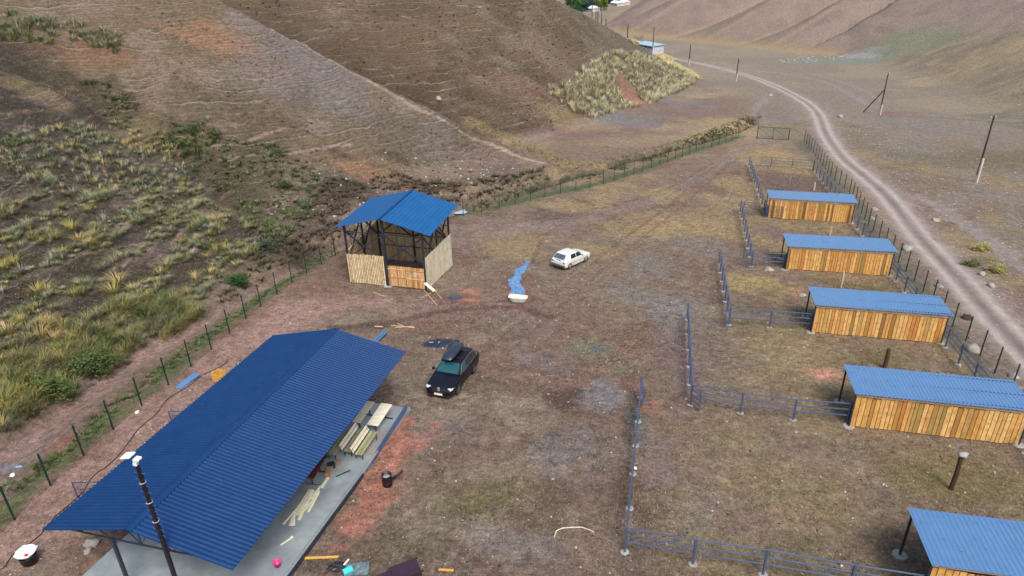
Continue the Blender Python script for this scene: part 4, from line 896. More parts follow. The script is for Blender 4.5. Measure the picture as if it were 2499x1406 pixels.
# --- black estate, front towards the camera ---
wa,wb=at(1118.3,956.6),at(1153.5,910.8); dv=(wb-wa)[:2]; dv/=np.hypot(*dv); th=math.atan2(-dv[1],-dv[0]); ln=np.array([dv[1],-dv[0]]) # right side in photo = car's left
mid=(wa+wb)[:2]/2; ctr=mid-ln*.80; gf=gz(*(ctr-dv*1.3)); gb=gz(*(ctr+dv*1.3))
T=thing('estate_car','black estate car with a roof box, parked facing the camera','car',(ctr[0],ctr[1],(gf+gb)/2+.0),th); T.rotation_euler=(0,math.atan2(gb-gf,2.6)*1.0,th)
T.rotation_euler=(0,math.atan2(gb-gf,2.6),th)
st=[(2.42,.34,.62,.62,.70,.66),(2.36,.26,.74,.76,.82,.76),(2.1,.24,.86,.86,.90,.88),(1.5,.22,.95,.90,.92,1.0),(.95,.22,1.02,.90,.93,1.10),(.2,.22,1.04,.90,.93,1.08),(-.9,.22,1.06,.90,.93,1.08),(-1.8,.24,1.08,.90,.93,1.10),(-2.2,.28,1.06,.88,.90,1.08),(-2.38,.34,1.0,.82,.86,1.0),(-2.44,.42,.9,.76,.80,.9)]
cab=[(1.05,1.06,.66,.84,1.02),(.35,1.50,.64,.85,1.04),(-.1,1.60,.66,.85,1.04),(-1.0,1.62,.66,.85,1.05),(-1.7,1.56,.64,.84,1.06),(-2.25,1.12,.60,.80,1.04)]
car(T,st,cab,1.86,M['blackpaint'],None,[(1.42,1),(1.42,-1),(-1.33,1),(-1.33,-1)],.36,None)
quad(T,'windscreen',[(1.03,-.72,1.12),(1.03,.72,1.12),(.39,.60,1.515),(.39,-.60,1.515)],M['gl_teal'],.012)
for s_ in (1,-1):
    quad(T,'side_window',[(.80,s_*.85,1.09),(-.15,s_*.86,1.10),(-.15,s_*.715,1.50),(.30,s_*.70,1.46)],M['gl_teal' if s_>0 else 'gl_dark'],.014); quad(T,'side_window',[(-.20,s_*.86,1.10),(-1.05,s_*.86,1.11),(-1.05,s_*.715,1.52),(-.20,s_*.715,1.51)],M['gl_dark'],.014); quad(T,'side_window',[(-1.10,s_*.86,1.11),(-1.85,s_*.84,1.15),(-1.60,s_*.71,1.46),(-1.10,s_*.715,1.51)],M['gl_dark'],.014)
    MB().path([(.95,s_*.86,1.07),(-.5,s_*.88,1.075),(-1.9,s_*.865,1.12),(-1.66,s_*.72,1.47),(-1.1,s_*.71,1.54),(-.1,s_*.71,1.545),(.28,s_*.70,1.49),(.95,s_*.86,1.08)],.012,6).build('window_trim',M['chrome'],T)
    o=MB().box((0,0,0),(.16,.2,.14)).build('mirror',M['blackpaint'],T,bev=.04); o.location=(.72,s_*1.02,1.12)
    mb=MB(); mb.box((2.27,s_*.70,.76),(.2,.26,.09),rz=-s_*.55,rx=0); mb.box((2.12,s_*.84,.78),(.22,.06,.07),rz=-s_*.25); mb.build('headlight',M['lampg'],T,bev=.02)
    MB().path([(.2,s_*.56,1.66),(-.4,s_*.6,1.69),(-1.5,s_*.58,1.66)],.022,8).build('roof_rail',M['black'],T); MB().box((2.34,s_*.66,.40),(.06,.14,.05)).build('fog_lamp',M['lampg'],T)
    MB().box((-2.38,s_*.66,.86),(.06,.26,.16)).build('tail_light',M['red'],T)
MB().box((2.40,0,.60),(.06,.9,.22)).build('grille',M['black'],T,bev=.02); bd=MB().lathe((0,0,0),[(0,.02),(.09,.015),(.1,0)],16,sx=1.3).build('badge',M['chrome'],T); bd.location=(2.41,0,.73); bd.rotation_euler=(0,R(75),0)
MB().box((2.46,0,.42),(.02,.52,.12)).build('number_plate',M['plate'],T); MB().box((2.37,0,.30),(.12,1.5,.1)).build('bumper',M['black'],T,bev=.03)
for x in (.0,-1.0): MB().bar((x,-.66,1.70),(x,.66,1.70),.06,.03).build('cross_bar',M['black'],T)
mb=MB(); secs=[]
for x,h_,w_ in ((.62,.03,.24),(.5,.16,.33),(.1,.27,.38),(-.7,.33,.39),(-1.25,.33,.38),(-1.45,.28,.34),(-1.5,.1,.3)):
    secs.append([(x,-w_*.8,1.73),(x,-w_,1.78),(x,-w_,1.74+h_*.55),(x,-w_*.8,1.74+h_*.92),(x,0,1.74+h_),(x,w_*.8,1.74+h_*.92),(x,w_,1.74+h_*.55),(x,w_,1.78),(x,w_*.8,1.73)])
loft(mb,secs); bx_=mb.build('roof_box',solid('satin_black_box',(.02,.03,.05),.3,0,.1,coat=.5),None,smooth=True); bx_.location=(T.location[0],T.location[1],T.location[2]); bx_.rotation_euler=T.rotation_euler
# shift the box to the passenger side
bx_.location=Vector(bx_.location)-Vector((ln[0],ln[1],0))*.18; tag(bx_,'black luggage box strapped on the roof of the black estate car','roof box')
# --- white hatchback, rear towards the camera ---
wa,wb=at(1392.6,655.6),at(1424,641.4); dv=(wb-wa)[:2]; dv/=np.hypot(*dv); th=math.atan2(dv[1],dv[0]); ln=np.array([-dv[1],dv[0]])
mid=(wa+wb)[:2]/2; ctr=mid+ln*.72; gf=gz(*(ctr+dv*1.2)); gb=gz(*(ctr-dv*1.2))
T=thing('hatchback_car','old white hatchback with grey bumper and dusty scrawls on its side, rear to the camera','car',(ctr[0],ctr[1],(gf+gb)/2),th); T.rotation_euler=(0,-math.atan2(gf-gb,2.4),th)
st=[(1.98,.36,.62,.68,.72,.64),(1.94,.26,.74,.74,.78,.75),(1.6,.22,.84,.80,.82,.88),(.9,.2,.90,.81,.83,.96),(.5,.2,.92,.81,.83,.95),(-.5,.2,.93,.81,.83,.95),(-1.5,.2,.92,.81,.82,.95),(-1.86,.24,.90,.79,.80,.92),(-1.94,.3,.86,.76,.77,.87),(-1.97,.38,.80,.74,.75,.8)]
cab=[(.78,.96,.58,.77,.90),(.12,1.36,.57,.77,.91),(-.25,1.42,.60,.78,.92),(-1.2,1.42,.60,.78,.92),(-1.45,1.38,.58,.77,.91),(-1.92,.94,.58,.74,.88)]
car(T,st,cab,1.66,M['whitepaint'],None,[(1.2,1),(1.2,-1),(-1.27,1),(-1.27,-1)],.29,None)
quad(T,'rear_window',[(-1.90,-.56,.99),(-1.90,.56,.99),(-1.53,.50,1.33),(-1.53,-.50,1.33)][::-1],M['gl_blue'],.012); quad(T,'windscreen',[(.74,-.6,1.0),(.74,.6,1.0),(.16,.52,1.34),(.16,-.52,1.34)],M['gl_dark'],.012)
for s_ in (1,-1):
    quad(T,'side_window',[(.52,s_*.77,.95),(-.3,s_*.785,.96),(-.3,s_*.66,1.32),(.12,s_*.65,1.30)],M['gl_dark'],.014); quad(T,'side_window',[(-.40,s_*.785,.96),(-1.1,s_*.785,.96),(-1.05,s_*.66,1.32),(-.40,s_*.66,1.32)],M['gl_dark'],.014)
    MB().box((-1.95,s_*.63,.72),(.05,.2,.15)).build('tail_light',M['red'],T,bev=.01); MB().box((1.96,s_*.5,.66),(.05,.2,.16)).build('headlight',M['lampg'],T)
    o=MB().box((0,0,0),(.1,.12,.1)).build('mirror',M['black'],T,bev=.03); o.location=(.5,s_*.86,.98)
    MB().box((0,s_*.825,.55),(2.1,.012,.035)).build('side_strip',M['black'],T)
    mb=MB(); 
    for k in range(7): mb.box((-.9+.27*k,s_*.832,.74+.05*math.sin(k*2.3)),(.2,.006,.018),ry=.8*math.sin(k*1.7))
    mb.build('scrawl',solid('dusty_scrawl',L3(96,128,150),.8),T)
MB().box((-2.01,0,.44),(.14,1.62,.16)).build('bumper',solid('grey_bumper',L3(78,84,92),.6),T,bev=.04); MB().box((2.02,0,.44),(.12,1.6,.16)).build('bumper',M['black'],T,bev=.04)
MB().box((-1.965,0,.76),(.02,.52,.11)).build('number_plate',M['plate'],T); MB().box((-1.945,0,.88),(.03,.5,.035)).build('tailgate_handle',M['black'],T)
# ================= loose things in the yard =================
# bath used as trough, board laid over it
a_,b_=G3(1243,739),G3(1286,743); rz=math.atan2(b_[1]-a_[1],b_[0]-a_[0]); c_=(a_+b_)/2; c_.z=gz(c_[0],c_[1])
T=thing('bathtub','old white bathtub set on the ground as a trough','bathtub',c_+Vector((0,.3,0)),rz)
mb=MB(); sec=[]
for k,(rx_,ry_,z) in enumerate(((.0,.0,.06),(.5,.2,.06),(.62,.27,.12),(.7,.31,.42),(.78,.36,.46),(.78,.36,.43),(.73,.33,.40),(.68,.30,.14),(.5,.22,.02),(.0,.0,.02))): sec.append([(math.copysign(abs(math.cos(t))**.6,math.cos(t))*rx_,math.copysign(abs(math.sin(t))**.7,math.sin(t))*ry_,z) for t in np.linspace(0,2*math.pi,29)])
mb.grid(sec,.5); mb.build('tub',M['white'],T,smooth=True)
tag(MB().box((0,0,0),(1.5,.5,.035),rx=.12).build('cover_board',M['new'],loc=c_+Vector((.0,.22,.50)),rz=rz),'pale board laid across the old bathtub','board')
# water run
PW=[(1266,722),(1262,700),(1252,690),(1262,678),(1264,664),(1274,655),(1284,647),(1290,638)]; PWs=chaikin(np.array([hit(*q)[:2] for q in PW]),3)
wdt=np.interp(np.linspace(0,1,len(PWs)),[0,.1,.3,.4,.5,.6,.72,.82,1],[.62,.6,.5,.62,.3,.5,.42,.14,.34]); mb=MB(); G=[]
tv=np.gradient(PWs,axis=0); tv/=np.linalg.norm(tv,axis=1)[:,None]; nv=np.stack([-tv[:,1],tv[:,0]],-1)
for i,pt in enumerate(PWs):
    row=[]
    zc=max(gz(*(pt+nv[i]*k)) for k in (-.3,0,.3))
    for k in np.linspace(-1,1,7):
        e=wdt[i]*(1+.5*(vnoise(i*.45,k*3,9)-.5)+.35*(random.random()-.5)*(abs(k)>.9)); q=pt+nv[i]*k*e; row.append((q[0],q[1],zc+.02-(.0 if abs(k)<.8 else .04)))
    G.append(row)
mb.grid(G,.5); m,n,b=newmat('puddle_water'); b.inputs['Base Color'].default_value=(*L3(62,112,176),1); b.inputs['Roughness'].default_value=.12; b.inputs['Specular IOR Level'].default_value=.9; b.inputs['Coat Weight'].default_value=.5
f=noise(n,vec(n),6,4); n.links.new(mixc(n,ramp(n,f,.4,.62),L3(52,100,166),L3(120,160,200)),b.inputs['Base Color']); addbump(n,b,noise(n,vec(n),8,3),.25,.02); M['water']=m  # blue of the reflected sky painted into the base colour
o=mb.build('water',M['water'],smooth=True); o['kind']='structure'
# tarp
p=G3(1080,840); mb=MB(); G=[]
for j in range(15):
    row=[]
    for i in range(23):
        u=-1.35+2.7*i/22; v=-.75+1.3*j/14; 
        e=.12*math.sin(i*.9+j*.4)+.1*(random.random()-.5); x=u*(1-.15*(v>0))+.15*e; y=v*(1-.25*abs(u)/1.3)+.2*e*(j in(0,14)); h=.05+.28*vnoise(u*3.1+4,v*3.3,3)*vnoise(u*1.3,v*1.7,8)*1.6+.05*random.random()
        if i in (0,22) or j in (0,14): h=.03
        row.append((x,y,h))
    G.append(row)
mb.grid(G,.5); tag(mb.build('tarpaulin',solid('black_tarp',L3(34,42,60),.35,0,.3,5,spec=.7),loc=p,rz=-.1,smooth=False),'crumpled black tarpaulin lying on the ground behind the black car','tarpaulin')
# gravel heap
mb=MB()
for i in range(260):
    t=random.random()*6.28; r_=.55*random.random()**.6; q=p=None; 
    mb.rock((r_*math.cos(t)*1.1,r_*math.sin(t)*.9,.22*(1-r_/.6)+.02),random.uniform(.03,.06),(1,1,.8),i,5)
tag(mb.build('gravel_heap',solid('dark_gravel',L3(74,84,96),.8,0,.3,9),loc=G3(1109,728)),'small heap of dark gravel beside the two clay patches','gravel heap',None,'stuff')
for k,(a,b_,l,w_) in enumerate((((743,1363),(826,1360),'long honey coloured plank lying by the near end of the concrete floor',.11),((1071,1394),(1107,1397),'short yellow plank at the bottom edge',.11),((955,797),(1013,803),'longest pale pole in the scatter behind the far gable',.05),((965,803),(1010,799),'thin pale pole crossing the longest one behind the far gable',.04),((970,793),(985,800),'short pale stick in the scatter behind the far gable',.05),((915,800),(935,802),'small pale board next to the blue channels',.12))):
    A,B_=G3(*a,.05+.02*k),G3(*b_,.05+.02*k); tag(MB().bar(A,B_,w_,.04).build('plank',M['ywood'] if k<2 else M['batten']),l,'plank')
P=[G3(x,y,.04) for x,y in ((1353,1312),(1358,1298),(1372,1291),(1395,1289),(1420,1289),(1440,1296),(1450,1301))]; tag(MB().path(P,.028,7,.5).build('bent_branch',M['grey']),'pale bent branch curving over the ground left of the nearest paddock','branch')
P=[G3(x,y,.04) for x,y in ((1446,1134),(1449,1142),(1444,1152),(1436,1160),(1431,1166))]; tag(MB().path(P,.018,7,.5).build('hose_piece',M['rail']),'short pale curved hose left of the nearest paddock fence','hose')
hp=[(0,1392),(40,1350),(100,1300),(165,1240),(215,1185),(260,1140),(330,1065),(370,1015),(420,970),(470,935),(520,905),(560,880)]
pts=chaikin(np.array([G3(*q) for q in hp]),2); P=[Vector((q[0]+.12*math.sin(i*.9),q[1],gz(q[0]+.12*math.sin(i*.9),q[1])+.03)) for i,q in enumerate(pts)]
tag(MB().path(P,.022,6,.5).build('cable',M['black']),'long black cable winding over the soil between green fence and big roof','cable')
# dark metal box and litter at the bottom edge
M['plum']=solid('plum_steel',L3(66,48,62),.4,.3,.15,3,spec=.6); q=G3(975,1400)
T=thing('steel_trough','dark plum steel trough with a round hole, cut by the bottom edge','trough',q+Vector((.0,-.35,0)),.42)
MB().box((.35,0,.22),(1.15,.7,.42)).build('body',M['plum'],T,bev=.02); MB().box((.35,.36,.45),(1.3,.06,.05)).box((.35,-.36,.45),(1.3,.06,.05)).build('rim',M['plum'],T); MB().box((-.55,0,.36),(.66,.62,.05)).build('tongue',M['plum'],T,bev=.01); MB().lathe((-.5,.05,.387),[(0,.002),(.1,.002),(.1,-.01)],18).build('hole',M['black'],T)
M['teal']=solid('turquoise_plastic',L3(70,205,206),.4,0,.1,8)
q=G3(850,1398); tag(MB().box((0,0,.12),(.42,.24,.16),rz=.6).build('plastic_tray',M['teal'],loc=q,bev=.03),'turquoise plastic tray in the litter at the bottom edge','tray')
tag(MB().box((0,0,.08),(.06,.5,.04),rx=.2).build('white_slat',M['white'],loc=q+Vector((-.18,.3,.08)),rz=-.6),'white slat standing up from the litter beside the turquoise tray','slat')
tag(MB().rock((0,0,.1),.26,(1.2,1,.55),12,9).build('black_bin_bag',M['black'],loc=q+Vector((-.5,.22,0))),'black crumpled bag left of the turquoise tray','bag')
mb=MB(); mb.grid([[(x,y,.03+.05*random.random()) for x in np.linspace(-.5,.5,9)] for y in np.linspace(-.35,.35,7)],.5); tag(mb.build('film_sheet',solid('bluish_film',L3(96,116,120),.3,0,.4,7),loc=q+Vector((.35,.12,0)),rz=.1),'crumpled grey film right of the turquoise tray','sheet')
# small litter
def litter(px,py,s_,mat,lab,sz=(1,1,.4)): tag(MB().rock((0,0,s_*.3),s_,sz,int(px),7).build('litter',mat,loc=G3(px,py)),lab,'litter')
litter(45,1140,.16,M['roofs'],'pale blue piece of litter in the creek bed at the left edge',(1.3,.6,.3)); litter(30,1160,.14,M['white'],'white scrap lying below the blue litter at the left edge'); litter(1550,1143,.1,M['white'],'white rag by the left rail of the nearest paddock'); litter(1120,523,.5,M['paleroof'],'pale blue sheeting behind the tall boarded shelter',(2.2,1.2,.1)); litter(335,1008,.13,M['white'],'white scrap between the green fence and the big roof')
# ================= stones =================
M['stone']=solid('pale_stone',L3(150,148,142),.9,0,.2,3,.6,dirt=L3(110,104,96)); M['dstone']=solid('dark_clod',L3(64,52,46),.95,0,.3,3,.6)
bl=[(2213,609,.55,'pale boulder on the verge right of the second farthest shed'),(2283,540,.42,'pale boulder on the strip right of the dirt road, level with the farthest shed'),(2135,512,.4,'pale boulder beside the green fence near the farthest shed'),(2128,535,.36,'smaller pale stone below the boulder beside the farthest shed'),(2292,701,.36,'pale stone between green fence and road, above the middle shed'),(2371,856,.55,'broad pale stone right of the middle paddock rails'),(2395,671,.36,'pale stone in the rough ground right of the road'),(2418,700,.34,'flat stone lower right of the pale stone beyond the road'),(2358,778,.4,'dark stone at the foot of the green fence near the middle shed'),(2473,920,.35,'pinkish stone between fence and road at the right edge'),(1876,660,.42,'grey stone left of the second farthest shed'),(1958,722,.3,'grey stone on the bare patch left of the middle shed'),(226,1330,.34,'pale rock under the near left roof corner'),(215,1345,.2,'small rock touching the pale rock under the near left roof corner'),(1640,150,.9,'white rock at the tip of the grassy spur'),(2051,286,.6,'white rock beside the road bend'),(1880,234,.6,'white stone in the stream bed above the entrance gate'),(1070,245,.7,'white stone high on the brown slope')]
for px,py,s_,l in bl:
    p=hit(px,py); tag(MB().rock((0,0,s_*.15),s_,(1,.8,.6),int(px),11).build('boulder',M['dstone'] if 'dark' in l else M['stone'],loc=(p[0],p[1],gz(p[0],p[1])),rz=px,smooth=True),l,'stone')
# ================= vegetation =================
def vmat(name,rough=.8,trans=True):
    m,n,b=newmat(name); a=N(n,'ShaderNodeAttribute',attribute_name='Col').outputs['Color']
    c=mixc(n,ramp(n,noise(n,vec(n),1.1,3),.3,.7,0,.5),a,mixc(n,1.0,a,(.72,.74,.7),'MULTIPLY')); n.links.new(c,b.inputs['Base Color']); b.inputs['Roughness'].default_value=rough; b.inputs['Specular IOR Level'].default_value=.2
    return m
M['veg']=vmat('grass_blades')
def hq(x,y):
    return height(x,y)
def tufts(name,lab,P,rad,hgt,nb,cols,wid=.02,lean=.7,kind='stuff',cat='grass',droop=.35,group=None):
    """P (n,2) tuft centres; rad,hgt arrays; each blade is a bent tapering strip"""
    n=len(P); rep=np.repeat(np.arange(n),nb); m=len(rep); x0=P[rep,0];y0=P[rep,1]; z0=hq(P[:,0],P[:,1])[rep]
    th=rs.rand(m)*2*np.pi; rr=np.sqrt(rs.rand(m)); R0_=rad[rep]*.30*rr; l=lean*(.25+.75*rr)*(.7+.6*rs.rand(m)); H=hgt[rep]*(.55+.6*rs.rand(m))
    dx,dy=np.cos(th),np.sin(th); bx,by=x0+dx*R0_,y0+dy*R0_
    w=wid*(.7+.6*rs.rand(m)); px_,py_=-dy,dx
    V=np.zeros((m,5,3)); 
    for k,(t,ww) in enumerate(((0,1),(.55,.8))):
        ox=dx*l*H*t*.8; oy=dy*l*H*t*.8; oz=H*t
        V[:,2*k,0]=bx+ox-px_*w*ww;V[:,2*k,1]=by+oy-py_*w*ww;V[:,2*k,2]=z0+oz-.03*(k==0)
        V[:,2*k+1,0]=bx+ox+px_*w*ww;V[:,2*k+1,1]=by+oy+py_*w*ww;V[:,2*k+1,2]=z0+oz-.03*(k==0)
    V[:,4,0]=bx+dx*l*H*(1.25);V[:,4,1]=by+dy*l*H*(1.25);V[:,4,2]=z0+H*(1-droop*np.minimum(l,1.2)*.8)
    i0=np.arange(m)*5; F1=np.stack([i0,i0+1,i0+3,i0+2],-1); F2=np.stack([i0+2,i0+3,i0+4,i0+4],-1)
    # faces: one quad, one triangle
    me=bpy.data.meshes.new(name); me.vertices.add(m*5); me.vertices.foreach_set('co',V.astype(np.float32).ravel())
    T3=np.stack([i0+2,i0+3,i0+4],-1); lv=np.concatenate([F1.ravel(),T3.ravel()]).astype(np.int32)
    me.loops.add(len(lv)); me.loops.foreach_set('vertex_index',lv); me.polygons.add(2*m)
    ls=np.concatenate([np.arange(m)*4,4*m+np.arange(m)*3]).astype(np.int32); lt=np.concatenate([np.full(m,4),np.full(m,3)]).astype(np.int32)
    me.polygons.foreach_set('loop_start',ls); me.polygons.foreach_set('loop_total',lt); me.update(calc_edges=True); me.materials.append(M['veg'])
    o=bpy.data.objects.new(name,me); C.objects.link(o)
    cols=np.array([L3(*c) for c in cols]); ci_=(rs.rand(n)*len(cols)).astype(int); cc=cols[ci_][rep]*(.75+.5*rs.rand(m,1)); mixi=rs.rand(m)<.3; cc[mixi]=cols[(rs.rand(mixi.sum())*len(cols)).astype(int)]
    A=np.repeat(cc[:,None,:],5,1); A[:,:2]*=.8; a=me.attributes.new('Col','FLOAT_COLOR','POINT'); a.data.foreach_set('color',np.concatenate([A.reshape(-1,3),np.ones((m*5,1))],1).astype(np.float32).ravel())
    tag(o,lab,cat,group,kind); return o
def inpoly(px,py,poly):
    r=np.zeros(len(px),bool); n=len(poly); j=n-1
    for i in range(n):
        xi,yi=poly[i];xj,yj=poly[j]; c=((yi>py)!=(yj>py))&(px<(xj-xi)*(py-yi)/(yj-yi+1e-9)+xi); r^=c; j=i
    return r
def scat(poly,dens,jit=None,mx=20000):
    """scatter on the ground inside a plan polygon whose corners are the ground points seen at the given places"""
    W_=np.array([hit(*q)[:2] for q in poly]); lo=W_.min(0);hi=W_.max(0); A=(hi[0]-lo[0])*(hi[1]-lo[1]); n=int(min(A*dens,mx*6))
    p=lo+rs.rand(n,2)*(hi-lo); k=inpoly(p[:,0],p[:,1],W_); return p[k][:mx]
GRG=[(128,136,104),(106,116,84),(142,142,108),(88,98,66)]; STR=[(186,166,116),(200,184,140),(160,142,96),(176,158,118)]; GREY=[(146,152,134),(126,132,118),(160,160,140)]; DGR=[(66,84,44),(84,100,52),(52,66,38),(96,104,60)]; YG=[(156,150,84),(136,134,74),(168,156,92)]
# large tussocks of the grassy slope
p=scat([(0,440),(240,470),(480,430),(640,620),(560,700),(430,800),(300,900),(100,1020),(0,1080)],3.4,mx=9000); ph=base_h(p[:,0],p[:,1])[0]+1.2*fbm(p[:,0],p[:,1],9,3,21); tt=terr(p[:,0],p[:,1]); k=(vnoise(p[:,0]/3.1,p[:,1]/3.1,3)+.42*np.cos((tt-.56)*2*np.pi))>.42; p=p[k]
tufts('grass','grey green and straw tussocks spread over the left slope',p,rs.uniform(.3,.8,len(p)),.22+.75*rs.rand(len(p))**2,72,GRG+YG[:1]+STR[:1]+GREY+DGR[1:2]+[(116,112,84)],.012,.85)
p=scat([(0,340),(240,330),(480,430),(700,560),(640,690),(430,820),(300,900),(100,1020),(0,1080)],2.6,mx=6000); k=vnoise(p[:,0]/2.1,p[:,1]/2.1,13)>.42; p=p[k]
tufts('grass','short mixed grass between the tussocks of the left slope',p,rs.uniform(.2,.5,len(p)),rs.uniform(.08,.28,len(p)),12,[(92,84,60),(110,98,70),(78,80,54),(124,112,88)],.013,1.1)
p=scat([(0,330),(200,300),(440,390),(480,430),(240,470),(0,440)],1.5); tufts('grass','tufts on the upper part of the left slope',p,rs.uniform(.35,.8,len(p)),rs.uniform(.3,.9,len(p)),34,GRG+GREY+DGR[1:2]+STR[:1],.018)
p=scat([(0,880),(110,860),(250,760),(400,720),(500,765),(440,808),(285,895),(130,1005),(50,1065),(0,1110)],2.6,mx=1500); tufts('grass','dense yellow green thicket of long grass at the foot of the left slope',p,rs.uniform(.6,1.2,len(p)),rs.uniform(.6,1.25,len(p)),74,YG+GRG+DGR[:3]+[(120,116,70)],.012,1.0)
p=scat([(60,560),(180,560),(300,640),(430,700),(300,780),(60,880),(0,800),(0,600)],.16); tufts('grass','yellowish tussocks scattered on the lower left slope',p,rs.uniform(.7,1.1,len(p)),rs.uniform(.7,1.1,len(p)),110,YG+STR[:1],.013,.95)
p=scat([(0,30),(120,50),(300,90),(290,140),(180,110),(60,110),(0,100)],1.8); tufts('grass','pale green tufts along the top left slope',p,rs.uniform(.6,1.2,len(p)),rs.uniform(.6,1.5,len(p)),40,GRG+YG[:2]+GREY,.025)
p=scat([(170,190),(330,230),(500,270),(540,330),(470,400),(330,330),(200,260)],1.5); k=vnoise(p[:,0]/4,p[:,1]/4,5)>.4; p=p[k]; tufts('grass','dark green tufts along the gully between the two slopes',p,rs.uniform(.5,1,len(p)),rs.uniform(.4,1.2,len(p)),36,GRG[:3]+DGR+DGR[:2],.022)
p=scat([(250,290),(370,320),(450,390),(400,400),(280,350)],1.1); tufts('grass','straw yellow tufts in the gully',p,rs.uniform(.5,.9,len(p)),rs.uniform(.4,.9,len(p)),40,STR+GRG[:2],.02)
p=scat([(480,420),(650,430),(760,500),(760,560),(620,600),(520,520)],1.0); k=vnoise(p[:,0]/3,p[:,1]/3,6)>.42; p=p[k]; tufts('grass','low green scrub grass between gully and eroded bank',p,rs.uniform(.3,.7,len(p)),rs.uniform(.2,.6,len(p)),26,DGR+GRG,.022)
p=scat([(430,420),(640,600),(560,690),(470,620)],.5); tufts('grass','yellow green tufts near the mouth of the gully',p,rs.uniform(.5,.9,len(p)),rs.uniform(.5,.9,len(p)),40,YG+GRG,.02)
# grass knoll on the far spur
p=scat([(1330,222),(1345,207),(1400,205),(1410,178),(1460,150),(1500,130),(1560,132),(1640,162),(1690,178),(1694,205),(1660,225),(1620,240),(1600,252),(1530,268),(1470,285),(1440,293),(1400,275),(1370,250)],1.5,mx=5200); h1=hit(1540,240); k=((p[:,0]-h1[0])/4.2)**2+((p[:,1]-h1[1])/4.)**2>1; h1=hit(1528,208); k&=((p[:,0]-h1[0])/2.6)**2+((p[:,1]-h1[1])/3)**2>.9; p=p[k&(vnoise(p[:,0]/2.2,p[:,1]/2.2,8)>.24)]
tufts('grass','tall pale grass covering the knoll of the far spur',p,rs.uniform(.7,1.2,len(p)),rs.uniform(.8,1.7,len(p)),24,[(206,200,168),(184,178,142),(214,208,182),(150,146,112),(112,108,80)],.028,.6)
def strip(P,wd,dens,mx=6000):
    Pw=chaikin(np.array([hit(*q)[:2] for q in P]),2); seg=np.hypot(*(np.diff(Pw,axis=0).T)); cs=np.r_[0,np.cumsum(seg)]; n=int(min(cs[-1]*wd*2*dens,mx)); t=rs.rand(n)*cs[-1]
    x=np.interp(t,cs,Pw[:,0])+rs.uniform(-wd,wd,n); y=np.interp(t,cs,Pw[:,1])+rs.uniform(-wd,wd,n); return np.stack([x,y],-1)
p=strip([(0,1205),(140,1120),(260,1010),(400,905),(530,800),(640,720),(760,650),(830,600)],.55,9); tufts('grass','low green weeds along the outside of the mesh fence',p,rs.uniform(.15,.35,len(p)),rs.uniform(.1,.3,len(p)),16,DGR+[(110,128,76),(96,120,80)],.018,1.0)
p=strip([(1140,508),(1300,462),(1420,435),(1560,398),(1680,355),(1800,318),(1838,290)],1.3,4.); p=p[vnoise(p[:,0]/3,p[:,1]/3,77)>.33]; tufts('grass','dark green growth in the ditch behind the far fence',p,rs.uniform(.3,.6,len(p)),rs.uniform(.1,.4,len(p)),12,[(62,72,44),(76,82,50),(96,92,60),(54,62,40)],.03,1.0)
p=strip([(1140,500),(1300,445),(1400,412),(1560,375),(1700,335),(1830,290)],.8,3); tufts('grass','yellowish grass lining the ditch behind the far fence',p,rs.uniform(.3,.6,len(p)),rs.uniform(.1,.3,len(p)),10,[(140,130,92),(120,112,78),(104,100,66)],.025,.9)
p=strip([(1135,303),(1230,335),(1330,375),(1400,412)],2.0,1.6); tufts('grass','dry grass at the mouth of the middle gully',p,rs.uniform(.3,.6,len(p)),rs.uniform(.1,.35,len(p)),12,[(146,132,92),(124,112,76),(104,98,66)],.028)
p=np.vstack([strip([(1610,138),(1640,158),(1680,178),(1700,195)],1.3,4),strip([(1545,108),(1600,128),(1650,150)],1.0,4)]); tufts('grass','pale dry grass fringing the far spur beside the road',p,rs.uniform(.5,1,len(p)),rs.uniform(.4,1.2,len(p)),16,[(206,194,150),(190,176,126)],.05)
STB=[(150,138,104),(128,118,88),(164,150,116),(112,106,78)]
# short stubble in paddocks and yard
def stub(name,lab,poly,dens,cols,hh_,wid,nb=5,mx=30000,nz=None,thr=.4):
    p=scat(poly,dens,mx=mx)
    if nz: p=p[vnoise(p[:,0]/nz,p[:,1]/nz,int(nz*10))>thr]
    tufts(name,lab,p,np.full(len(p),.25),rs.uniform(hh_*.5,hh_*1.3,len(p)),nb,cols,wid,1.3)
stub('stubble','short dry stubble in the nearer paddocks',[(1500,1406),(1560,980),(1690,760),(1900,700),(2499,1000),(2499,1406)],20,STB,.09,.010,5,26000,1.4,.40)
stub('stubble','short dry stubble in the farther paddocks and along them',[(1690,760),(1560,980),(1330,760),(1500,520),(1760,380),(1960,400),(2300,800),(1900,760)],5,STB,.12,.016,5,16000,2.2,.45)
stub('stubble','thin dry stubble scattered over the open yard',[(1000,1406),(700,1300),(1020,1000),(900,780),(1130,560),(1500,520),(1330,760),(1560,980),(1500,1406)],5,STB+GREY[:2],.08,.010,4,12000,1.8,.5)
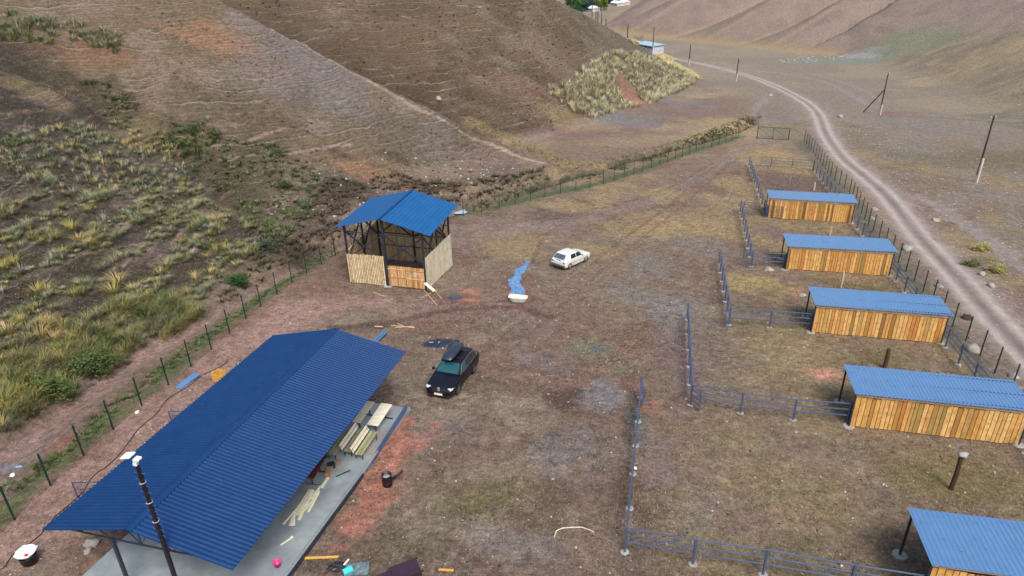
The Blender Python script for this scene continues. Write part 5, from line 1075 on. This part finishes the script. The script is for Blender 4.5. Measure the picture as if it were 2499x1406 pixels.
# pebbles
def pebbles(name,lab,poly,dens,smin_,smax_,mx,mat,seed=1):
    p=scat(poly,dens,mx=mx); n=len(p); z=hq(p[:,0],p[:,1]); s_=smin_+(smax_-smin_)*rs.rand(n)**3
    base=np.array([(1,0,0),(0,1,0),(-1,0,0),(0,-1,0),(0,0,.7),(0,0,-.4)],float); th=rs.rand(n)*6.28; V=base[None]*s_[:,None,None]*(.7+.6*rs.rand(n,6,1)); c_,q=np.cos(th),np.sin(th)
    X_=V[...,0]*c_[:,None]-V[...,1]*q[:,None]; Y_=V[...,0]*q[:,None]+V[...,1]*c_[:,None]; V=np.stack([X_+p[:,0:1],Y_+p[:,1:2],V[...,2]+z[:,None]+s_[:,None]*.1],-1).reshape(-1,3)
    f=np.array([(0,1,4),(1,2,4),(2,3,4),(3,0,4),(1,0,5),(2,1,5),(3,2,5),(0,3,5)]); F=(f[None]+6*np.arange(n)[:,None,None]).reshape(-1,3)
    o=rawmesh(name,V,F,mat,False); tag(o,lab,'stones',None,'stuff')
M['peb']=solid('pebbles',L3(168,168,164),.9,0,.3,1.5)
pebbles('pebbles','pale pebbles strewn over the open yard',[(700,1406),(1020,1000),(900,780),(1130,560),(1750,400),(1700,760),(1540,980),(1500,1406)],1.1,.02,.08,2600,M['peb'])
pebbles('pebbles','pale pebbles in the paddocks and along the road',[(1500,1406),(1700,760),(1750,400),(2000,330),(2499,600),(2499,1406)],.6,.02,.10,2200,M['peb'])
pebbles('pebbles','pale stones on the stony ground right of the road',[(2040,300),(2250,320),(2499,430),(2499,820),(2250,560)],.8,.03,.13,2600,M['peb'])
pebbles('pebbles','white stones in the gravelly hollow beyond the road',[(1880,150),(1960,138),(2060,132),(2090,140),(1960,156)],.22,.1,.5,450,M['peb'])
pebbles('pebbles','pale pebbles between the big roof and the green fence',[(0,1406),(0,1330),(560,850),(760,690),(850,740),(640,830),(300,1200),(160,1406)],2.5,.02,.09,2500,M['peb'])
pebbles('pebbles','stones on the eroded bank and lower slopes',[(640,520),(800,400),(1000,360),(1300,400),(1150,490),(840,560)],.7,.04,.25,900,M['peb'])
pebbles('clods','dark soil clods strewn over yard and paddocks',[(600,1406),(560,850),(900,700),(1750,400),(2300,800),(2400,1406)],1.6,.025,.08,6000,M['dstone'])
# low dark scrub on slopes, bank and gully
def scrub(lab,poly,dens,hh_,nb,cols,nz,thr,w_=.03,mx=4000):
    p=scat(poly,dens,mx=mx); p=p[vnoise(p[:,0]/nz,p[:,1]/nz,int(nz*7))>thr]; tufts('grass',lab,p,rs.uniform(.2,.6,len(p)),rs.uniform(.5,1.2,len(p))*hh_,nb,cols,w_,1.1)
DSC=[(66,60,44),(84,76,56),(56,52,40),(98,88,66)]
scrub('low dark scrub dotted over the middle slope',[(300,0),(520,0),(1000,275),(1320,400),(1100,430),(760,420),(500,300)],.30,.28,10,DSC+[(110,104,84)],6,.35)
scrub('low dark scrub dotted over the far brown slope',[(560,0),(1360,0),(1450,120),(1330,210),(1380,320),(1200,320),(1000,250)],.16,.4,10,DSC+[(116,106,84)],8,.3,.05,3500)
scrub('dark brown scrub thick on the eroded bank behind the tall shelter',[(650,600),(760,460),(860,415),(1000,430),(1150,450),(1330,405),(1320,440),(1150,498),(1000,525),(830,585),(720,640)],2.4,.55,20,[(74,64,56),(92,78,68),(60,56,46),(104,92,74),(84,84,60)],2.4,.42,.03,3500)
scrub('dark green grass filling the gully and the foot of the middle slope',[(250,200),(420,300),(560,330),(760,380),(780,450),(720,580),(640,620),(540,500),(430,400),(250,280)],2.4,.6,20,DGR[:3]+GRG[:2]+[(96,96,66)],3,.38,.022,4500)
scrub('dark scrub in the creek hollow at the foot of the left slope',[(640,610),(700,600),(760,620),(640,690),(500,780),(460,790),(560,700)],2.6,.5,22,[(70,76,52),(86,82,60),(58,62,46),(104,96,66)],2,.45,.02,1500)
# bushes
def leafcloud(n,r,sz,cz,flat=.8,clump=9,seed=1):
    g=np.random.RandomState(seed); cs=g.normal(size=(clump,3)); cs/=np.linalg.norm(cs,axis=1)[:,None]; cs*=r*(.35+.4*g.rand(clump,1)); cs[:,2]=np.abs(cs[:,2])*flat
    a=g.randint(clump,size=n); d=g.normal(size=(n,3)); d/=np.linalg.norm(d,axis=1)[:,None]; cr=(.22+.4*g.rand(clump,1))[a]; P=cs[a]*[1.25,.9,1]+d*r*cr*(g.rand(n,1)**.5)*1.15+[0,0,cz]
    t=g.rand(n)*6.28; e1=np.stack([np.cos(t),np.sin(t),g.uniform(-.5,.5,n)],-1)*sz*(.6+.8*g.rand(n,1)); e2=np.stack([-np.sin(t),np.cos(t),g.uniform(-.6,.6,n)],-1)*sz*.6
    V=np.stack([P-e1,P-e2,P+e1,P+e2],1).reshape(-1,3); F=np.arange(4*n).reshape(n,4); sh=(.75+.5*g.rand(clump))[a]*(.8+.4*g.rand(n)); return V,F,np.repeat(sh,4)
def bush(px,py,r,c,lab,n=900,seed=3,group=None):
    p=hit(px,py); V,F,sh=leafcloud(n,r,.05+.03*r,r*.15,.7,12,seed); o=rawmesh('shrub',V,F,M['veg'],False); a=o.data.attributes.new('Col','FLOAT_COLOR','POINT'); A=np.clip(L3(*c)[None]*sh[:,None],0,1); a.data.foreach_set('color',np.hstack([A,np.ones((len(A),1))]).astype(np.float32).ravel())
    o.location=(p[0],p[1],gz(p[0],p[1])); tag(o,lab,'shrub',group); return o
bush(580,695,1.0,(58,92,48),'small bright green shrub at the creek, left of the fence line',1400,4); bush(650,610,1.0,(70,80,66),'dark grey green shrub beside the creek mouth',1200,5)
bush(200,905,1.5,(74,88,50),'large dark green shrub at the foot of the left slope',2600,6); bush(265,880,1.1,(84,98,56),'dark green shrub right of the largest one on the left slope',2000,7); bush(120,960,1.3,(80,96,52),'olive shrub at the lower left, above the creek bed',2000,8)

bush(2372,648,.9,(96,108,66),'green low shrub right of the road',700,14); bush(2395,612,.9,(150,140,80),'yellowish shrub between the two tracks',600,15); bush(2432,665,1.0,(150,146,90),'long yellow green shrub at the edge of the second track',700,16); bush(745,500,.9,(96,108,84),'green tuft like shrub left of the eroded bank',700,17); bush(690,460,1.0,(72,84,54),'dark green shrub below the gully',800,18)
bush(1560,96.5,3,(96,74,66),'reddish brown shrub behind the block building',500,19)
# ================= village in the valley mouth =================
def mktree(h,r,c,seed,lab,slim=1.):
    T=thing('village_tree',lab,'tree',(0,0,0),0,'trees of the village in the valley mouth')
    mb=MB(); mb.tube((0,0,-1),(0,0,h*.45),.28,.18,7); 
    for k in range(4): t=k*1.57+seed; mb.tube((0,0,h*.3),(r*.5*math.cos(t),r*.5*math.sin(t),h*.6),.12,.05,5)
    mb.build('trunk',M['log'],T)
    V,F,sh=leafcloud(900,r*1.1,.5,h*.12,1.5*slim,14,seed); V[:,2]=V[:,2]*slim; o=rawmesh('crown',V,F,M['veg'],False); a=o.data.attributes.new('Col','FLOAT_COLOR','POINT'); A=np.clip(L3(*c)[None]*sh[:,None],0,1); a.data.foreach_set('color',np.hstack([A,np.ones((len(A),1))]).astype(np.float32).ravel()); o.parent=T
    return T
kinds=[((44,84,66),4.2,11,1.0),((80,118,62),3.4,10,1.2),((56,96,84),4.6,12,1.),((116,132,62),2.6,12,1.5),((36,66,70),4.8,12,1.0)]
tl=['dark green','leafy mid green','bluish green','yellowing slim','deep blue green']
prot=[None]*5; cnt=0
rowsT=[(23,28,1400,1475,9),(18,23,1390,1490,9),(12,14,1385,1500,9),(7,9,1380,1510,9),(3,5,1378,1520,9),(-4,0,1370,1560,8)]
for ri,(ya,yb,xa,xb,n_) in enumerate(rowsT):
    for k in range(n_):
        px=xa+(xb-xa)*(k+.5)/n_+random.uniform(-5,5); py=random.uniform(ya,yb); 
        if px>1470 and 8<py<24 and px<1540: py=min(py,9)
        p=hitF(px,py)
        kd=random.randrange(5)
        lab='%s tree, %s in the %s row of the village grove'%(tl[kd],['leftmost','second','third','fourth','fifth','sixth','seventh','eighth','rightmost'][k],['nearest','second nearest','third','fourth','fifth','farthest'][ri])
        if prot[kd] is None: c_,r_,h_,s_=kinds[kd]; T=prot[kd]=mktree(h_,r_,c_,kd+3,lab,s_)
        else: T=copytree(prot[kd])
        T['label']=lab; sc_=random.uniform(.85,1.35); T.location=(p[0],p[1],float(height(p[0],p[1]))); T.scale=(sc_,)*3; T.rotation_euler[2]=random.random()*6
M['hroof']=solid('white_sheet_roof',(.75,.8,.82),.4,.1,.05,.3); M['hwall']=solid('house_wall',L3(190,186,180),.8,0,.1,.3)
for px,py,w_,l_,lab in ((1507,14.5,9,11,'village house with white gable roof, left of the pair'),(1524,12,7,10,'village house with white gable roof, right of the pair'),(1449,28.5,8,6,'low village shed with a white roof before the grove')):
    p=hitF(px,py); T=thing('village_house',lab,'house',(p[0],p[1],float(height(p[0],p[1]))),.5)
    MB().box((0,0,1),(w_,l_,4)).build('wall',M['hwall'],T); mb=MB(); a,b_=w_/2+.5,l_/2+.5; mb.add([(-a,-b_,3),(-a,b_,3),(0,b_,5),(0,-b_,5),(a,-b_,3),(a,b_,3)],[(0,3,2,1),(3,4,5,2),(0,4,3),(1,2,5)],.5); mb.build('roof',M['hroof'],T)
    for y in (-l_/4,l_/4): MB().box((-w_/2-.02,y,1.6),(.1,1.2,1.2)).build('window',M['gl_dark'],T)
# ================= air =================
